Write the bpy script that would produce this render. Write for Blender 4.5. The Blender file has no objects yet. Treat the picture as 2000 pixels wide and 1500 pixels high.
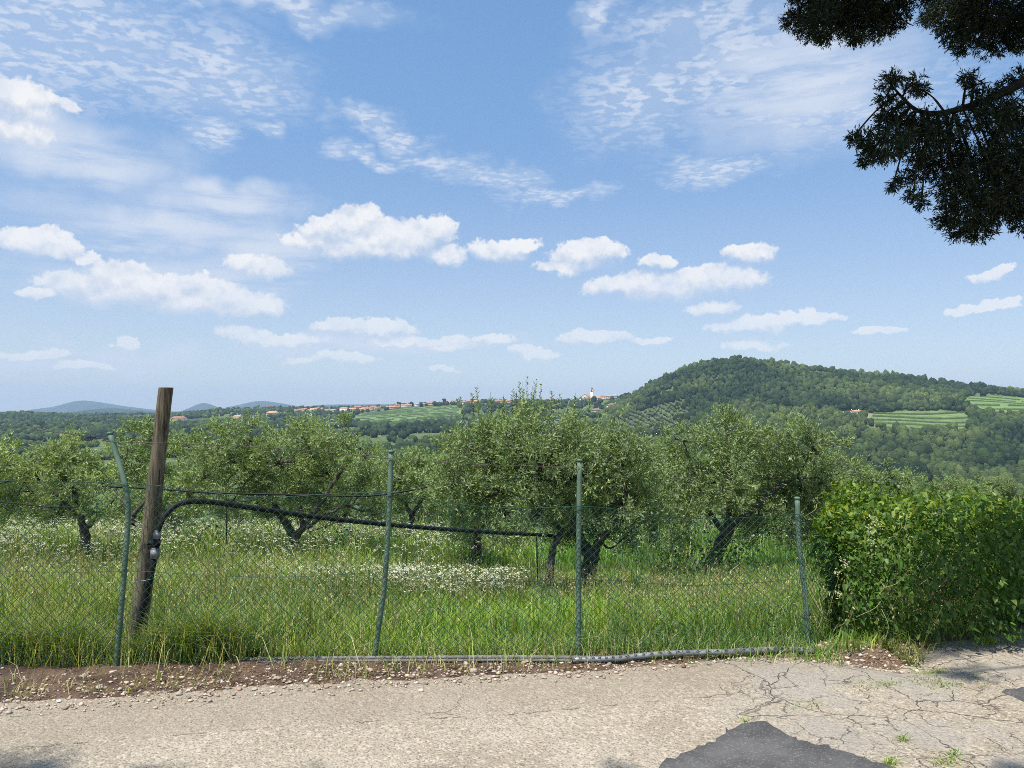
import bpy, math
import numpy as np
R = math.radians
SC = bpy.context.scene
COL = SC.collection

# ------------------------------------------------------------------ camera
F = 1500.0                       # focal length in pixels of a 2000 x 1500 frame
EYE = 1.6
PITCH = math.atan(50.0 / F)      # horizon lies 50 px under the middle
cam_d = bpy.data.cameras.new('camera')
cam_d.sensor_width = 36.0
cam_d.lens = 36.0 * F / 2000.0
cam_d.clip_start = 0.05
cam_d.clip_end = 60000.0
cam = bpy.data.objects.new('camera', cam_d)
COL.objects.link(cam)
cam.location = (0, 0, EYE)
cam.rotation_euler = (R(90) + PITCH, 0, 0)
SC.camera = cam


def ray(px, py):
    """direction of a picture point, scaled so that y = 1"""
    u = (px - 1000.0) / F
    v = (750.0 - py) / F
    y = math.cos(PITCH) - v * math.sin(PITCH)
    z = math.sin(PITCH) + v * math.cos(PITCH)
    return np.array([u / y, 1.0, z / y])


def at(px, py, d):
    r = ray(px, py) * d
    r[2] += EYE
    return r


# ------------------------------------------------------------------ sun, sky, exposure
SUN_AZ, SUN_EL = R(-140), R(66)
sun_vec = np.array([math.sin(SUN_AZ) * math.cos(SUN_EL), math.cos(SUN_AZ) * math.cos(SUN_EL), math.sin(SUN_EL)])
sl = bpy.data.lights.new('sun', 'SUN')
sl.energy = 4.2
sl.angle = R(0.53)
sl.color = (1.0, 0.96, 0.90)
so = bpy.data.objects.new('sun', sl)
COL.objects.link(so)
from mathutils import Vector
so.rotation_euler = Vector(-sun_vec).to_track_quat('-Z', 'Y').to_euler()
so.location = (0, 0, 60)

SC.view_settings.view_transform = 'Standard'
SC.view_settings.look = 'None'
SC.view_settings.exposure = 0.75
SC.view_settings.gamma = 1.0
SC.view_settings.use_curve_mapping = False
SC.render.engine = 'CYCLES'
SC.cycles.max_bounces = 7
SC.cycles.diffuse_bounces = 3
SC.cycles.glossy_bounces = 2
SC.cycles.transmission_bounces = 4
SC.cycles.volume_bounces = 0
SC.cycles.caustics_reflective = False
SC.cycles.caustics_refractive = False
SC.cycles.use_denoising = False          # keep every leaf and blade crisp, with a little grain
SC.cycles.pixel_filter_type = 'BLACKMAN_HARRIS'
SC.cycles.filter_width = 0.95


class NT:
    """small helper for node trees"""
    def __init__(self, tree):
        self.t = tree
        self.n = tree.nodes
        self.l = tree.links

    def node(self, kind, **kw):
        nd = self.n.new(kind)
        for k, v in kw.items():
            setattr(nd, k, v)
        return nd

    def put(self, sock, v):
        if isinstance(v, bpy.types.NodeSocket):
            self.l.new(v, sock)
        elif v is not None:
            sock.default_value = v

    def math(self, op, a, b=None, c=None, clamp=False):
        nd = self.node('ShaderNodeMath', operation=op, use_clamp=clamp)
        for i, v in enumerate((a, b, c)):
            if v is not None:
                self.put(nd.inputs[i], v)
        return nd.outputs[0]

    def vec(self, op, a, b=None, c=None):
        nd = self.node('ShaderNodeVectorMath', operation=op)
        for i, v in enumerate((a, b, c)):
            if v is not None:
                self.put(nd.inputs[i], v)
        return nd.outputs['Value'] if op in ('LENGTH', 'DOT_PRODUCT', 'DISTANCE') else nd.outputs[0]

    def mix(self, f, a, b, blend='MIX'):
        nd = self.node('ShaderNodeMix', data_type='RGBA', blend_type=blend)
        self.put(nd.inputs[0], f)
        for s, v in ((nd.inputs[6], a), (nd.inputs[7], b)):
            self.put(s, v if isinstance(v, bpy.types.NodeSocket) else (*v, 1.0)[:4])
        return nd.outputs[2]

    def noise(self, vec, scale, detail=4.0, rough=0.55, dist=0.0, out=0):
        nd = self.node('ShaderNodeTexNoise')
        self.put(nd.inputs['Vector'], vec)
        self.put(nd.inputs['Scale'], scale)
        nd.inputs['Detail'].default_value = detail
        nd.inputs['Roughness'].default_value = rough
        nd.inputs['Distortion'].default_value = dist
        return nd.outputs[out]

    def voro(self, vec, scale, feature='F1', out='Distance', rand=1.0):
        nd = self.node('ShaderNodeTexVoronoi', feature=feature)
        self.put(nd.inputs['Vector'], vec)
        nd.inputs['Scale'].default_value = scale
        nd.inputs['Randomness'].default_value = rand
        return nd.outputs[out]

    def step(self, v, lo, hi, a=0.0, b=1.0):
        nd = self.node('ShaderNodeMapRange', interpolation_type='SMOOTHSTEP')
        self.put(nd.inputs[0], v)
        nd.inputs[1].default_value = lo
        nd.inputs[2].default_value = hi
        nd.inputs[3].default_value = a
        nd.inputs[4].default_value = b
        return nd.outputs[0]

    def bump(self, h, strength=0.3, dist=0.01):
        nd = self.node('ShaderNodeBump')
        nd.inputs['Strength'].default_value = strength
        nd.inputs['Distance'].default_value = dist
        self.put(nd.inputs['Height'], h)
        return nd.outputs[0]


def dir_ae(px, py):
    r = ray(px, py)
    r = r / np.linalg.norm(r)
    return math.atan2(r[0], r[1]), math.asin(r[2])


world = bpy.data.worlds.new('World')
SC.world = world
world.use_nodes = True
W = NT(world.node_tree)
W.n.clear()
sky = W.node('ShaderNodeTexSky', sky_type='NISHITA')
sky.sun_disc = False
sky.sun_elevation = SUN_EL
sky.sun_rotation = SUN_AZ % (2 * math.pi)
sky.altitude = 200.0
sky.air_density = 1.0
sky.dust_density = 0.6
sky.ozone_density = 2.0
SKY_STRENGTH = 0.125
tc = W.node('ShaderNodeTexCoord').outputs['Generated']
sep0 = W.node('ShaderNodeSeparateXYZ')
W.put(sep0.inputs[0], tc)
flo = W.node('ShaderNodeCombineXYZ')          # below the horizon the sky keeps its horizon colour
W.put(flo.inputs[0], sep0.outputs[0])
W.put(flo.inputs[1], sep0.outputs[1])
W.put(flo.inputs[2], W.math('MAXIMUM', sep0.outputs[2], 0.012))
W.l.new(flo.outputs[0], sky.inputs[0])
sep = W.node('ShaderNodeSeparateXYZ')
W.put(sep.inputs[0], tc)
az = W.math('ARCTAN2', sep.outputs[0], sep.outputs[1])
el = W.math('ARCSINE', sep.outputs[2])
# the field of clouds goes on round the horizon, once every 90 degrees
azw = W.math('WRAP', az, R(45), R(-45))
cmb = W.node('ShaderNodeCombineXYZ')
W.put(cmb.inputs[0], azw)
W.put(cmb.inputs[1], el)
ae = cmb.outputs[0]
big = W.noise(tc, 16.0, 3.0, 0.55, out=1)
fine = W.noise(tc, 70.0, 6.0, 0.60, out=1)
off = W.vec('MULTIPLY', W.vec('SUBTRACT', big, (0.5, 0.5, 0.5)), (0.055, 0.028, 0.0))
off2 = W.vec('MULTIPLY', W.vec('SUBTRACT', fine, (0.5, 0.5, 0.5)), (0.026, 0.018, 0.0))
aed = W.vec('ADD', W.vec('ADD', ae, off), off2)


def puff_field(coord, puffs):
    """smallest scaled distance to a list of flattened puffs"""
    cur = None
    for (px, py, wx, wy) in puffs:
        a, e = dir_ae(px, py)
        sx = F / wx * (1 + math.tan(a) ** 2) ** 0.5 * 0.93
        sy = F / wy
        v = W.vec('MULTIPLY_ADD', coord, (sx, sy, 0.0), (-a * sx, -e * sy, 0.0))
        d = W.vec('LENGTH', v)
        if cur is None:
            cur = d
        else:
            cur = W.math('SMOOTH_MIN', cur, d, 0.25)
    return cur


CUMULUS = [
    (610, 475, 60, 22), (650, 455, 60, 30), (700, 438, 52, 38), (745, 470, 85, 42), (810, 470, 62, 38), (850, 460, 42, 34), (868, 500, 52, 22), (720, 490, 150, 26),
    (985, 488, 62, 26), (1010, 476, 50, 18),
    (1105, 522, 58, 15), (1140, 500, 62, 30), (1175, 488, 46, 22),
    (1283, 507, 42, 18), (1215, 560, 75, 20), (1290, 556, 120, 34), (1380, 548, 100, 32), (1450, 545, 48, 22),
    (1465, 496, 58, 23), (1398, 601, 46, 15),
    (1440, 640, 52, 12), (1490, 632, 85, 18), (1560, 622, 75, 14), (1480, 671, 62, 12),
    (1165, 661, 72, 15), (1268, 668, 40, 8), (1710, 650, 52, 8), (1925, 545, 30, 12), (1958, 528, 25, 7), (1900, 604, 36, 7), (1950, 599, 36, 8),
    (75, 475, 58, 26), (95, 492, 40, 16), (161, 503, 28, 15),
    (75, 574, 42, 12), (160, 555, 75, 26), (225, 545, 80, 34), (300, 570, 150, 34), (400, 590, 140, 34), (510, 602, 42, 24), (372, 552, 30, 20), (480, 606, 70, 20), (495, 525, 60, 24),
    (480, 652, 46, 18), (560, 664, 90, 12), (680, 640, 62, 20), (750, 640, 70, 18), (800, 664, 120, 14), (960, 666, 40, 15), (880, 680, 60, 10), (655, 703, 85, 14), (870, 726, 30, 8), (1040, 690, 52, 13),
    (250, 670, 28, 12), (140, 715, 70, 9), (60, 690, 60, 8),
    (35, 205, 80, 38), (115, 205, 38, 12), (40, 262, 60, 24), 
]
cdist = puff_field(aed, CUMULUS)
edge = W.math('MULTIPLY_ADD', W.math('SUBTRACT', W.noise(tc, 120.0, 4.0, 0.6), 0.5), 0.55, cdist)
topd = puff_field(W.vec('ADD', aed, (0.0, 0.011, 0.0)), CUMULUS)
upness = W.step(W.math('SUBTRACT', topd, cdist), -0.22, 0.22)
crisp = W.step(edge, 1.08, 0.86)
misty = W.step(edge, 1.12, 0.30)
cmx = W.node('ShaderNodeMix', data_type='FLOAT')
W.put(cmx.inputs[0], upness)
W.put(cmx.inputs[2], misty)
W.put(cmx.inputs[3], crisp)
cden = W.math('MULTIPLY', cmx.outputs[0], W.math('MULTIPLY', W.step(W.noise(tc, 24.0, 4.0, 0.6), 0.25, 0.60, 0.70, 1.0), W.step(el, R(2), R(13), 0.58, 1.0)))
# light and shade inside the clouds: difference of the same billows a little higher up
up = W.vec('ADD', tc, (0.0, 0.0, 0.010))
b0 = W.noise(tc, 42.0, 4.0, 0.55)
b1 = W.noise(up, 42.0, 4.0, 0.55)
emb = W.math('MULTIPLY_ADD', W.math('SUBTRACT', b0, b1), 2.2, 0.58)
lit = W.math('MULTIPLY_ADD', W.math('SUBTRACT', topd, cdist), 0.75, emb, clamp=True)
cumcol = W.mix(lit, (0.58, 0.67, 0.81), (1.0, 0.985, 0.97))

# high veil: patches of ripple cloud
VEIL = [
    (150, 70, 330, 110), (420, 150, 200, 80), (30, 110, 160, 120), (560, 10, 240, 30),
    (1250, 190, 160, 105), (1420, 120, 260, 130), (1600, 190, 260, 95), (1370, 40, 200, 60), (1400, 335, 130, 34), (1165, 35, 40, 34),
    (712, 238, 60, 20), (405, 262, 60, 34), (705, 308, 60, 18), (520, 250, 60, 12), (860, 310, 110, 22), (960, 345, 120, 24), (1090, 380, 110, 20), (760, 268, 80, 18),
]
big3 = W.vec('MULTIPLY', W.vec('SUBTRACT', big, (0.5, 0.5, 0.5)), (0.12, 0.07, 0.0))
vd = puff_field(W.vec('ADD', ae, big3), VEIL)
# flat layer overhead: project on a plane so that ripples shrink to the horizon
inv = W.math('DIVIDE', 1.0, W.math('MAXIMUM', sep.outputs[2], 0.03))
pl = W.node('ShaderNodeCombineXYZ')
W.put(pl.inputs[0], W.math('MULTIPLY', sep.outputs[0], inv))
W.put(pl.inputs[1], W.math('MULTIPLY', sep.outputs[1], inv))
wob = W.vec('MULTIPLY', W.vec('SUBTRACT', W.noise(pl.outputs[0], 9.0, 5.0, 0.6, out=1), (0.5, 0.5, 0.5)), (0.16, 0.16, 0.0))
cells = W.voro(W.vec('ADD', pl.outputs[0], wob), 24.0, 'SMOOTH_F1')
grain = W.noise(pl.outputs[0], 34.0, 5.0, 0.6)
flock = W.math('MULTIPLY_ADD', W.math('SUBTRACT', grain, 0.5), 0.9, cells)
ripm = W.math('MULTIPLY', W.step(flock, 0.78, 0.20), W.step(W.noise(pl.outputs[0], 3.6, 5.0, 0.6), 0.28, 0.52, 0.35, 1.0))
veilden = W.math('MULTIPLY', W.math('MULTIPLY', W.step(vd, 1.35, 0.15), ripm), 0.85)
soft = W.math('MULTIPLY', W.step(vd, 1.25, 0.2), 0.34)
SHEET = [(330, 440, 240, 55), (250, 465, 150, 24), (450, 395, 150, 34), (520, 500, 120, 60), (150, 700, 260, 40), (300, 560, 250, 60), (1560, 150, 230, 120), (150, 300, 200, 60), (750, 672, 300, 30)]
sd = puff_field(W.vec('ADD', ae, big3), SHEET)
stre = W.noise(W.vec('MULTIPLY', tc, (3.0, 3.0, 22.0)), 2.2, 5.0, 0.6)
sheetden = W.math('MULTIPLY', W.math('MULTIPLY', W.step(sd, 1.5, 0.1), W.step(stre, 0.16, 0.58)), 0.92)
hazy = W.math('MULTIPLY', W.step(el, R(20), R(0.0)), 0.38)
v1 = W.math('MAXIMUM', W.math('MAXIMUM', veilden, soft), W.math('MAXIMUM', sheetden, hazy))
skycol = W.vec('SCALE', sky.outputs[0])
W.n[-1].inputs['Scale'].default_value = SKY_STRENGTH
gain = W.mix(W.step(el, R(5), R(30)), (1.0, 1.02, 1.10), (1.30, 1.56, 1.62))
skycol = W.mix(1.0, skycol, gain, 'MULTIPLY')
m1 = W.mix(v1, skycol, (0.70, 0.77, 0.89))
m2 = W.mix(W.math('MULTIPLY', cden, 0.90), m1, cumcol)
bg = W.node('ShaderNodeBackground')
W.put(bg.inputs['Color'], m2)
bg.inputs['Strength'].default_value = 0.595
wo = W.node('ShaderNodeOutputWorld')
W.l.new(bg.outputs[0], wo.inputs[0])
world.cycles.sampling_method = 'MANUAL'
world.cycles.sample_map_resolution = 512

# ------------------------------------------------------------------ helpers: numbers
rng = np.random.default_rng(11)


def hsh(ix, iy, seed):
    h = np.sin(ix * 127.1 + iy * 311.7 + seed * 74.7) * 43758.5453
    return h - np.floor(h)


def vnoise(x, y, seed=0):
    x = np.asarray(x, float)
    y = np.asarray(y, float)
    ix, iy = np.floor(x), np.floor(y)
    fx, fy = x - ix, y - iy
    fx = fx * fx * (3 - 2 * fx)
    fy = fy * fy * (3 - 2 * fy)
    a = hsh(ix, iy, seed)
    b = hsh(ix + 1, iy, seed)
    c = hsh(ix, iy + 1, seed)
    d = hsh(ix + 1, iy + 1, seed)
    return (a * (1 - fx) + b * fx) * (1 - fy) + (c * (1 - fx) + d * fx) * fy


def fbm(x, y, seed=0, oct=4):
    s, amp, tot = 0.0, 1.0, 0.0
    for o in range(oct):
        s = s + amp * vnoise(np.asarray(x) * 2 ** o, np.asarray(y) * 2 ** o, seed + o * 7)
        tot += amp
        amp *= 0.5
    return s / tot


def sstep(v, lo, hi):
    t = np.clip((np.asarray(v, float) - lo) / (hi - lo), 0, 1)
    return t * t * (3 - 2 * t)


def nrm(v):
    return v / np.maximum(np.linalg.norm(v, axis=-1, keepdims=True), 1e-9)


def rand_dirs(n, g=rng):
    v = g.normal(size=(n, 3))
    return nrm(v)


# ------------------------------------------------------------------ helpers: meshes
def mesh_data(name, V, faces, mats=(), smooth=False, cols=None):
    V = np.ascontiguousarray(V, np.float32)
    me = bpy.data.meshes.new(name)
    if not isinstance(faces, (list, tuple)):
        faces = [faces]
    faces = [np.asarray(f, np.int32) for f in faces if len(f)]
    me.vertices.add(len(V))
    me.vertices.foreach_set('co', V.ravel())
    nl = sum(f.size for f in faces)
    npoly = sum(len(f) for f in faces)
    me.loops.add(nl)
    me.loops.foreach_set('vertex_index', np.concatenate([f.ravel() for f in faces]))
    me.polygons.add(npoly)
    tot = np.concatenate([np.full(len(f), f.shape[1], np.int32) for f in faces])
    start = np.concatenate([[0], np.cumsum(tot)[:-1]]).astype(np.int32)
    me.polygons.foreach_set('loop_start', start)
    if smooth:
        me.polygons.foreach_set('use_smooth', np.ones(npoly, bool))
    if cols is not None:
        c = np.ones((len(V), 4), np.float32)
        c[:, :3] = cols
        at_ = me.attributes.new('col', 'FLOAT_COLOR', 'POINT')
        at_.data.foreach_set('color', c.ravel())
    me.update(calc_edges=True)
    for m in (mats if isinstance(mats, (list, tuple)) else [mats]):
        me.materials.append(m)
    return me


def link(name, data, parent=None, loc=None):
    o = bpy.data.objects.new(name, data)
    COL.objects.link(o)
    if parent is not None:
        o.parent = parent
    if loc is not None:
        o.location = loc
    return o


def tag(o, label=None, cat=None, group=None, kind=None):
    for k, v in (('label', label), ('category', cat), ('group', group), ('kind', kind)):
        if v:
            o[k] = v
    return o


def obj(name, V, faces, mats, parent=None, smooth=False, cols=None, loc=None):
    return link(name, mesh_data(name, V, faces, mats, smooth, cols), parent, loc)


def empty(name, loc, label=None, cat=None, group=None):
    o = link(name, None, None, loc)
    o.empty_display_size = 0.2
    return tag(o, label, cat, group)


class MB:
    """collects pieces into one mesh"""
    def __init__(self):
        self.V, self.Q, self.T, self.C, self.n = [], [], [], [], 0

    def add(self, V, quads=None, tris=None, col=None):
        V = np.asarray(V, float)
        self.V.append(V)
        if quads is not None and len(quads):
            self.Q.append(np.asarray(quads) + self.n)
        if tris is not None and len(tris):
            self.T.append(np.asarray(tris) + self.n)
        c = np.zeros((len(V), 3))
        if col is not None:
            c[:] = col
        self.C.append(c)
        self.n += len(V)
        return self

    def tube(self, path, rad, sides=6, col=None, cap=True):
        P = np.asarray(path, float)
        n = len(P)
        rad = np.broadcast_to(np.asarray(rad, float), (n,))
        t = np.gradient(P, axis=0) if n > 2 else np.repeat((P[1] - P[0])[None], 2, 0)
        t = nrm(t)
        ref = np.array([0, 0, 1.0]) if abs(t[0][2]) < 0.9 else np.array([1.0, 0, 0])
        a = nrm(np.cross(t, ref))
        b = np.cross(t, a)
        ang = np.arange(sides) * 2 * math.pi / sides
        ring = P[:, None] + rad[:, None, None] * (np.cos(ang)[None, :, None] * a[:, None] + np.sin(ang)[None, :, None] * b[:, None])
        V = ring.reshape(-1, 3)
        i = np.arange(n - 1)[:, None] * sides
        k = np.arange(sides)[None]
        k2 = (k + 1) % sides
        q = np.stack([i + k, i + k2, i + sides + k2, i + sides + k], -1).reshape(-1, 4)
        tr = None
        if cap:
            V = np.vstack([V, P[0], P[-1]])
            m = n * sides
            kk = np.arange(sides)
            tr = np.vstack([np.stack([kk * 0 + m, (kk + 1) % sides, kk], -1), np.stack([kk * 0 + m + 1, (n - 1) * sides + kk, (n - 1) * sides + (kk + 1) % sides], -1)])
        return self.add(V, q, tr, col)

    def box(self, lo, hi, col=None):
        x0, y0, z0 = lo
        x1, y1, z1 = hi
        V = [(x0, y0, z0), (x1, y0, z0), (x1, y1, z0), (x0, y1, z0), (x0, y0, z1), (x1, y0, z1), (x1, y1, z1), (x0, y1, z1)]
        q = [(0, 3, 2, 1), (4, 5, 6, 7), (0, 1, 5, 4), (1, 2, 6, 5), (2, 3, 7, 6), (3, 0, 4, 7)]
        return self.add(V, q, None, col)

    def build(self, name, mat, parent=None, smooth=False, loc=None, cols=False):
        V = np.vstack(self.V)
        if loc is not None:
            V = V - np.asarray(loc)
        fs = []
        if self.Q:
            fs.append(np.vstack(self.Q))
        if self.T:
            fs.append(np.vstack(self.T))
        if parent is not None:
            loc = None
        return obj(name, V, fs, mat, parent, smooth, np.vstack(self.C) if cols else None, loc)


def curve(pts, n=12):
    """Catmull-Rom through points"""
    P = np.asarray(pts, float)
    if len(P) < 3:
        t = np.linspace(0, 1, n)[:, None]
        return P[0] * (1 - t) + P[-1] * t
    Q = np.vstack([2 * P[0] - P[1], P, 2 * P[-1] - P[-2]])
    out = []
    per = max(2, n // (len(P) - 1))
    for i in range(len(P) - 1):
        p0, p1, p2, p3 = Q[i:i + 4]
        t = np.linspace(0, 1, per, endpoint=False)[:, None]
        out.append(0.5 * (2 * p1 + (p2 - p0) * t + (2 * p0 - 5 * p1 + 4 * p2 - p3) * t ** 2 + (3 * p1 - p0 - 3 * p2 + p3) * t ** 3))
    out.append(P[-1:])
    return np.vstack(out)


ICO = None
def ico(sub):
    import bmesh
    bm = bmesh.new()
    bmesh.ops.create_icosphere(bm, subdivisions=sub, radius=1.0)
    V = np.array([v.co[:] for v in bm.verts])
    Fc = np.array([[v.index for v in f.verts] for f in bm.faces])
    bm.free()
    return V, Fc


ICO1, ICO2, ICO3 = ico(1), ico(2), ico(3)


# ------------------------------------------------------------------ helpers: materials
def mat(name):
    m = bpy.data.materials.new(name)
    m.use_nodes = True
    t = NT(m.node_tree)
    b = t.n['Principled BSDF']
    return m, t, b


def simple(name, col, rough=0.7, metal=0.0, spec=0.3, vary=0.0, scale=8.0, bump=0.0):
    m, t, b = mat(name)
    b.inputs['Roughness'].default_value = rough
    b.inputs['Metallic'].default_value = metal
    b.inputs['Specular IOR Level'].default_value = spec
    if vary or bump:
        co = t.node('ShaderNodeTexCoord').outputs['Object']
        n = t.noise(co, scale, 5.0, 0.6)
        dark = tuple(c * (1 - vary) for c in col)
        lite = tuple(min(1, c * (1 + vary)) for c in col)
        t.put(b.inputs['Base Color'], t.mix(t.step(n, 0.3, 0.7), dark, lite))
        if bump:
            t.put(b.inputs['Normal'], t.bump(n, bump, 0.02))
    else:
        b.inputs['Base Color'].default_value = (*col, 1)
    return m


def leaf_mat(name, trans=0.4, gloss=0.05, rough=0.45, back=None, tint=(1.25, 1.2, 0.6)):
    """two-sided leaf: light passes through; colour of each leaf from its own attribute"""
    m, t, b = mat(name)
    t.n.remove(b)
    a = t.node('ShaderNodeAttribute', attribute_name='col').outputs['Color']
    c = a
    if back is not None:
        geo = t.node('ShaderNodeNewGeometry').outputs['Backfacing']
        c = t.mix(geo, a, t.mix(0.6, a, back))
    d = t.node('ShaderNodeBsdfDiffuse')
    t.put(d.inputs['Color'], c)
    tr = t.node('ShaderNodeBsdfTranslucent')
    t.put(tr.inputs['Color'], t.mix(1.0, a, tint, 'MULTIPLY'))
    mx = t.node('ShaderNodeMixShader')
    mx.inputs[0].default_value = trans
    t.l.new(d.outputs[0], mx.inputs[1])
    t.l.new(tr.outputs[0], mx.inputs[2])
    last = mx
    if gloss:
        g = t.node('ShaderNodeBsdfGlossy')
        g.inputs['Roughness'].default_value = rough
        mg = t.node('ShaderNodeMixShader')
        mg.inputs[0].default_value = gloss
        t.l.new(mx.outputs[0], mg.inputs[1])
        t.l.new(g.outputs[0], mg.inputs[2])
        last = mg
    t.l.new(last.outputs[0], t.n['Material Output'].inputs[0])
    return m


def col_mat(name, rough=0.9, vary=0.25, scale=3.0, bump=0.0, bscale=20.0, bdist=0.05):
    """colour from the attribute, broken up by noise"""
    m, t, b = mat(name)
    a = t.node('ShaderNodeAttribute', attribute_name='col').outputs['Color']
    co = t.node('ShaderNodeTexCoord').outputs['Object']
    n = t.noise(co, scale, 6.0, 0.62)
    f = t.step(n, 0.25, 0.75, 1 - vary, 1 + vary)
    sc = t.vec('SCALE', a)
    t.put(t.n[-1].inputs['Scale'], f)
    t.put(b.inputs['Base Color'], sc)
    b.inputs['Roughness'].default_value = rough
    b.inputs['Specular IOR Level'].default_value = 0.15
    if bump:
        t.put(b.inputs['Normal'], t.bump(t.noise(co, bscale, 5.0, 0.6), bump, bdist))
    return m


# ------------------------------------------------------------------ lie of the land
PROF_Y = np.array([-60, 4.9, 5.3, 7.0, 9.5, 11.5, 13.5, 18, 25, 45, 60])
PROF_Z = np.array([0, 0, -0.03, -0.31, -0.74, -0.95, -1.1, -1.5, -2.6, -6.0, -8.4])
_yy = np.linspace(-60, 60, 2401)
_zz = np.interp(_yy, PROF_Y, PROF_Z)
_k = np.ones(17) / 17
_zz = np.convolve(np.pad(_zz, 8, mode='edge'), _k, mode='valid')


def prof(y):
    return np.interp(y, _yy, _zz)


def back_shift(x):
    x = np.asarray(x, float)
    return 0.44 * np.log1p(np.exp((x - 2.0) * 4)) / 4


def near_z(x, y):
    """ground of the orchard below the fence"""
    ye = np.asarray(y) - back_shift(x)
    return prof(ye) + 0.05 * (fbm(np.asarray(x) * 0.9, np.asarray(y) * 0.9, 3) - 0.5) * sstep(ye, 5.0, 6.5)


# columns of the far land: picture column -> (distance, height in the picture)
COLS = {
    -260: [(45, 1053), (150, 1010), (400, 935), (700, 888), (1000, 852), (1400, 828), (1700, 817), (2000, 822), (2600, 828)],
    0: [(45, 1053), (150, 1010), (400, 935), (700, 888), (1000, 850), (1400, 822), (1700, 810), (2000, 815), (2600, 822)],
    170: [(45, 1053), (150, 1010), (400, 940), (700, 895), (1000, 852), (1500, 822), (1800, 813), (2000, 816), (2600, 822)],
    330: [(45, 1053), (150, 1010), (400, 940), (700, 885), (1000, 848), (1400, 828), (1800, 813), (2100, 813), (2600, 820)],
    450: [(45, 1053), (150, 1010), (400, 940), (700, 888), (1000, 846), (1400, 824), (1800, 805), (2000, 799), (2500, 812)],
    600: [(45, 1053), (150, 1010), (400, 940), (700, 885), (1000, 846), (1300, 828), (1600, 811), (1800, 803), (2000, 799), (2500, 812)],
    750: [(45, 1053), (150, 1010), (400, 940), (700, 882), (1000, 843), (1300, 822), (1500, 808), (1750, 797), (1950, 800), (2500, 815)],
    900: [(45, 1053), (150, 1010), (400, 940), (700, 880), (1000, 837), (1300, 813), (1500, 797), (1650, 785), (1900, 797), (2500, 815)],
    1100: [(45, 1053), (150, 1010), (380, 945), (600, 890), (900, 848), (1200, 818), (1400, 797), (1550, 786), (1800, 797), (2500, 815)],
    1190: [(45, 1053), (150, 1010), (380, 945), (600, 890), (900, 842), (1100, 818), (1300, 797), (1450, 781), (1700, 792), (2500, 815)],
    1250: [(45, 1053), (150, 1010), (380, 948), (600, 890), (800, 850), (950, 818), (1100, 786), (1250, 758), (1500, 776), (2500, 815)],
    1340: [(45, 1053), (150, 1010), (380, 955), (550, 905), (700, 862), (850, 828), (1000, 782), (1130, 735), (1200, 716), (1450, 740), (2500, 815)],
    1440: [(45, 1053), (150, 1010), (380, 960), (550, 912), (700, 866), (850, 822), (1000, 767), (1120, 722), (1180, 704), (1450, 730), (2500, 815)],
    1540: [(45, 1053), (150, 1010), (380, 965), (540, 922), (700, 862), (850, 818), (1000, 768), (1130, 728), (1180, 717), (1450, 740), (2500, 815)],
    1650: [(45, 1053), (150, 1012), (380, 975), (530, 940), (650, 884), (800, 828), (880, 806), (1000, 768), (1120, 736), (1180, 731), (1450, 750), (2500, 815)],
    1760: [(45, 1053), (150, 1012), (380, 985), (520, 957), (650, 888), (800, 830), (900, 803), (1020, 768), (1130, 746), (1180, 742), (1450, 760), (2500, 815)],
    1880: [(45, 1053), (150, 1012), (380, 990), (520, 967), (650, 892), (800, 832), (900, 800), (1020, 776), (1150, 761), (1200, 759), (1450, 775), (2500, 815)],
    2000: [(45, 1053), (150, 1012), (380, 990), (520, 972), (650, 897), (800, 828), (900, 798), (1030, 784), (1180, 772), (1300, 770), (1600, 785), (2500, 815)],
    2260: [(45, 1053), (150, 1012), (380, 990), (520, 977), (650, 900), (800, 842), (1000, 802), (1300, 782), (1600, 790), (2500, 815)],
}
YG = np.concatenate([np.linspace(45, 500, 60, endpoint=False), np.linspace(500, 2000, 260, endpoint=False), np.geomspace(2000, 16000, 40)])
_cu, _cz = [], []
for _px, _pts in sorted(COLS.items()):
    _Y = [p[0] for p in _pts] + [3600, 6500, 9900, 16000]
    _Z = [EYE + ray(_px, p[1])[2] * p[0] for p in _pts] + [-68.0, -62.0, 2.0, 10.0]
    _cu.append((_px - 1000) / F)
    z_ = np.interp(YG, _Y, _Z)
    _p = np.pad(z_, 5, mode='edge')
    _cz.append(np.convolve(_p, np.ones(11) / 11, mode='valid'))
_cu = np.array(_cu)
_cz = np.array(_cz)
UG = np.linspace(_cu[0], _cu[-1], 240)
ZT = np.stack([np.interp(UG, _cu, _cz[:, j]) for j in range(len(YG))], 1)
ZT = np.stack([np.convolve(np.pad(ZT[:, j], 4, mode='edge'), np.ones(9) / 9, mode='valid') for j in range(len(YG))], 1)


def far_z(x, y):
    """height of the far land (distance more than 45 m)"""
    x = np.asarray(x, float)
    y = np.asarray(y, float)
    u = x / np.maximum(y, 1.0)
    fu = np.clip((u - UG[0]) / (UG[1] - UG[0]), 0, len(UG) - 1.001)
    fy = np.interp(y, YG, np.arange(len(YG)))
    fy = np.clip(fy, 0, len(YG) - 1.001)
    i, j = fu.astype(int), fy.astype(int)
    a, b = fu - i, fy - j
    z = (ZT[i, j] * (1 - a) + ZT[i + 1, j] * a) * (1 - b) + (ZT[i, j + 1] * (1 - a) + ZT[i + 1, j + 1] * a) * b
    amp = 7.0 * sstep(y, 250, 700) * (1 - sstep(y, 2600, 4000))
    z = z + amp * (fbm(x / 120.0, y / 120.0, 21, 4) - 0.5) * 0.9
    return z


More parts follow.
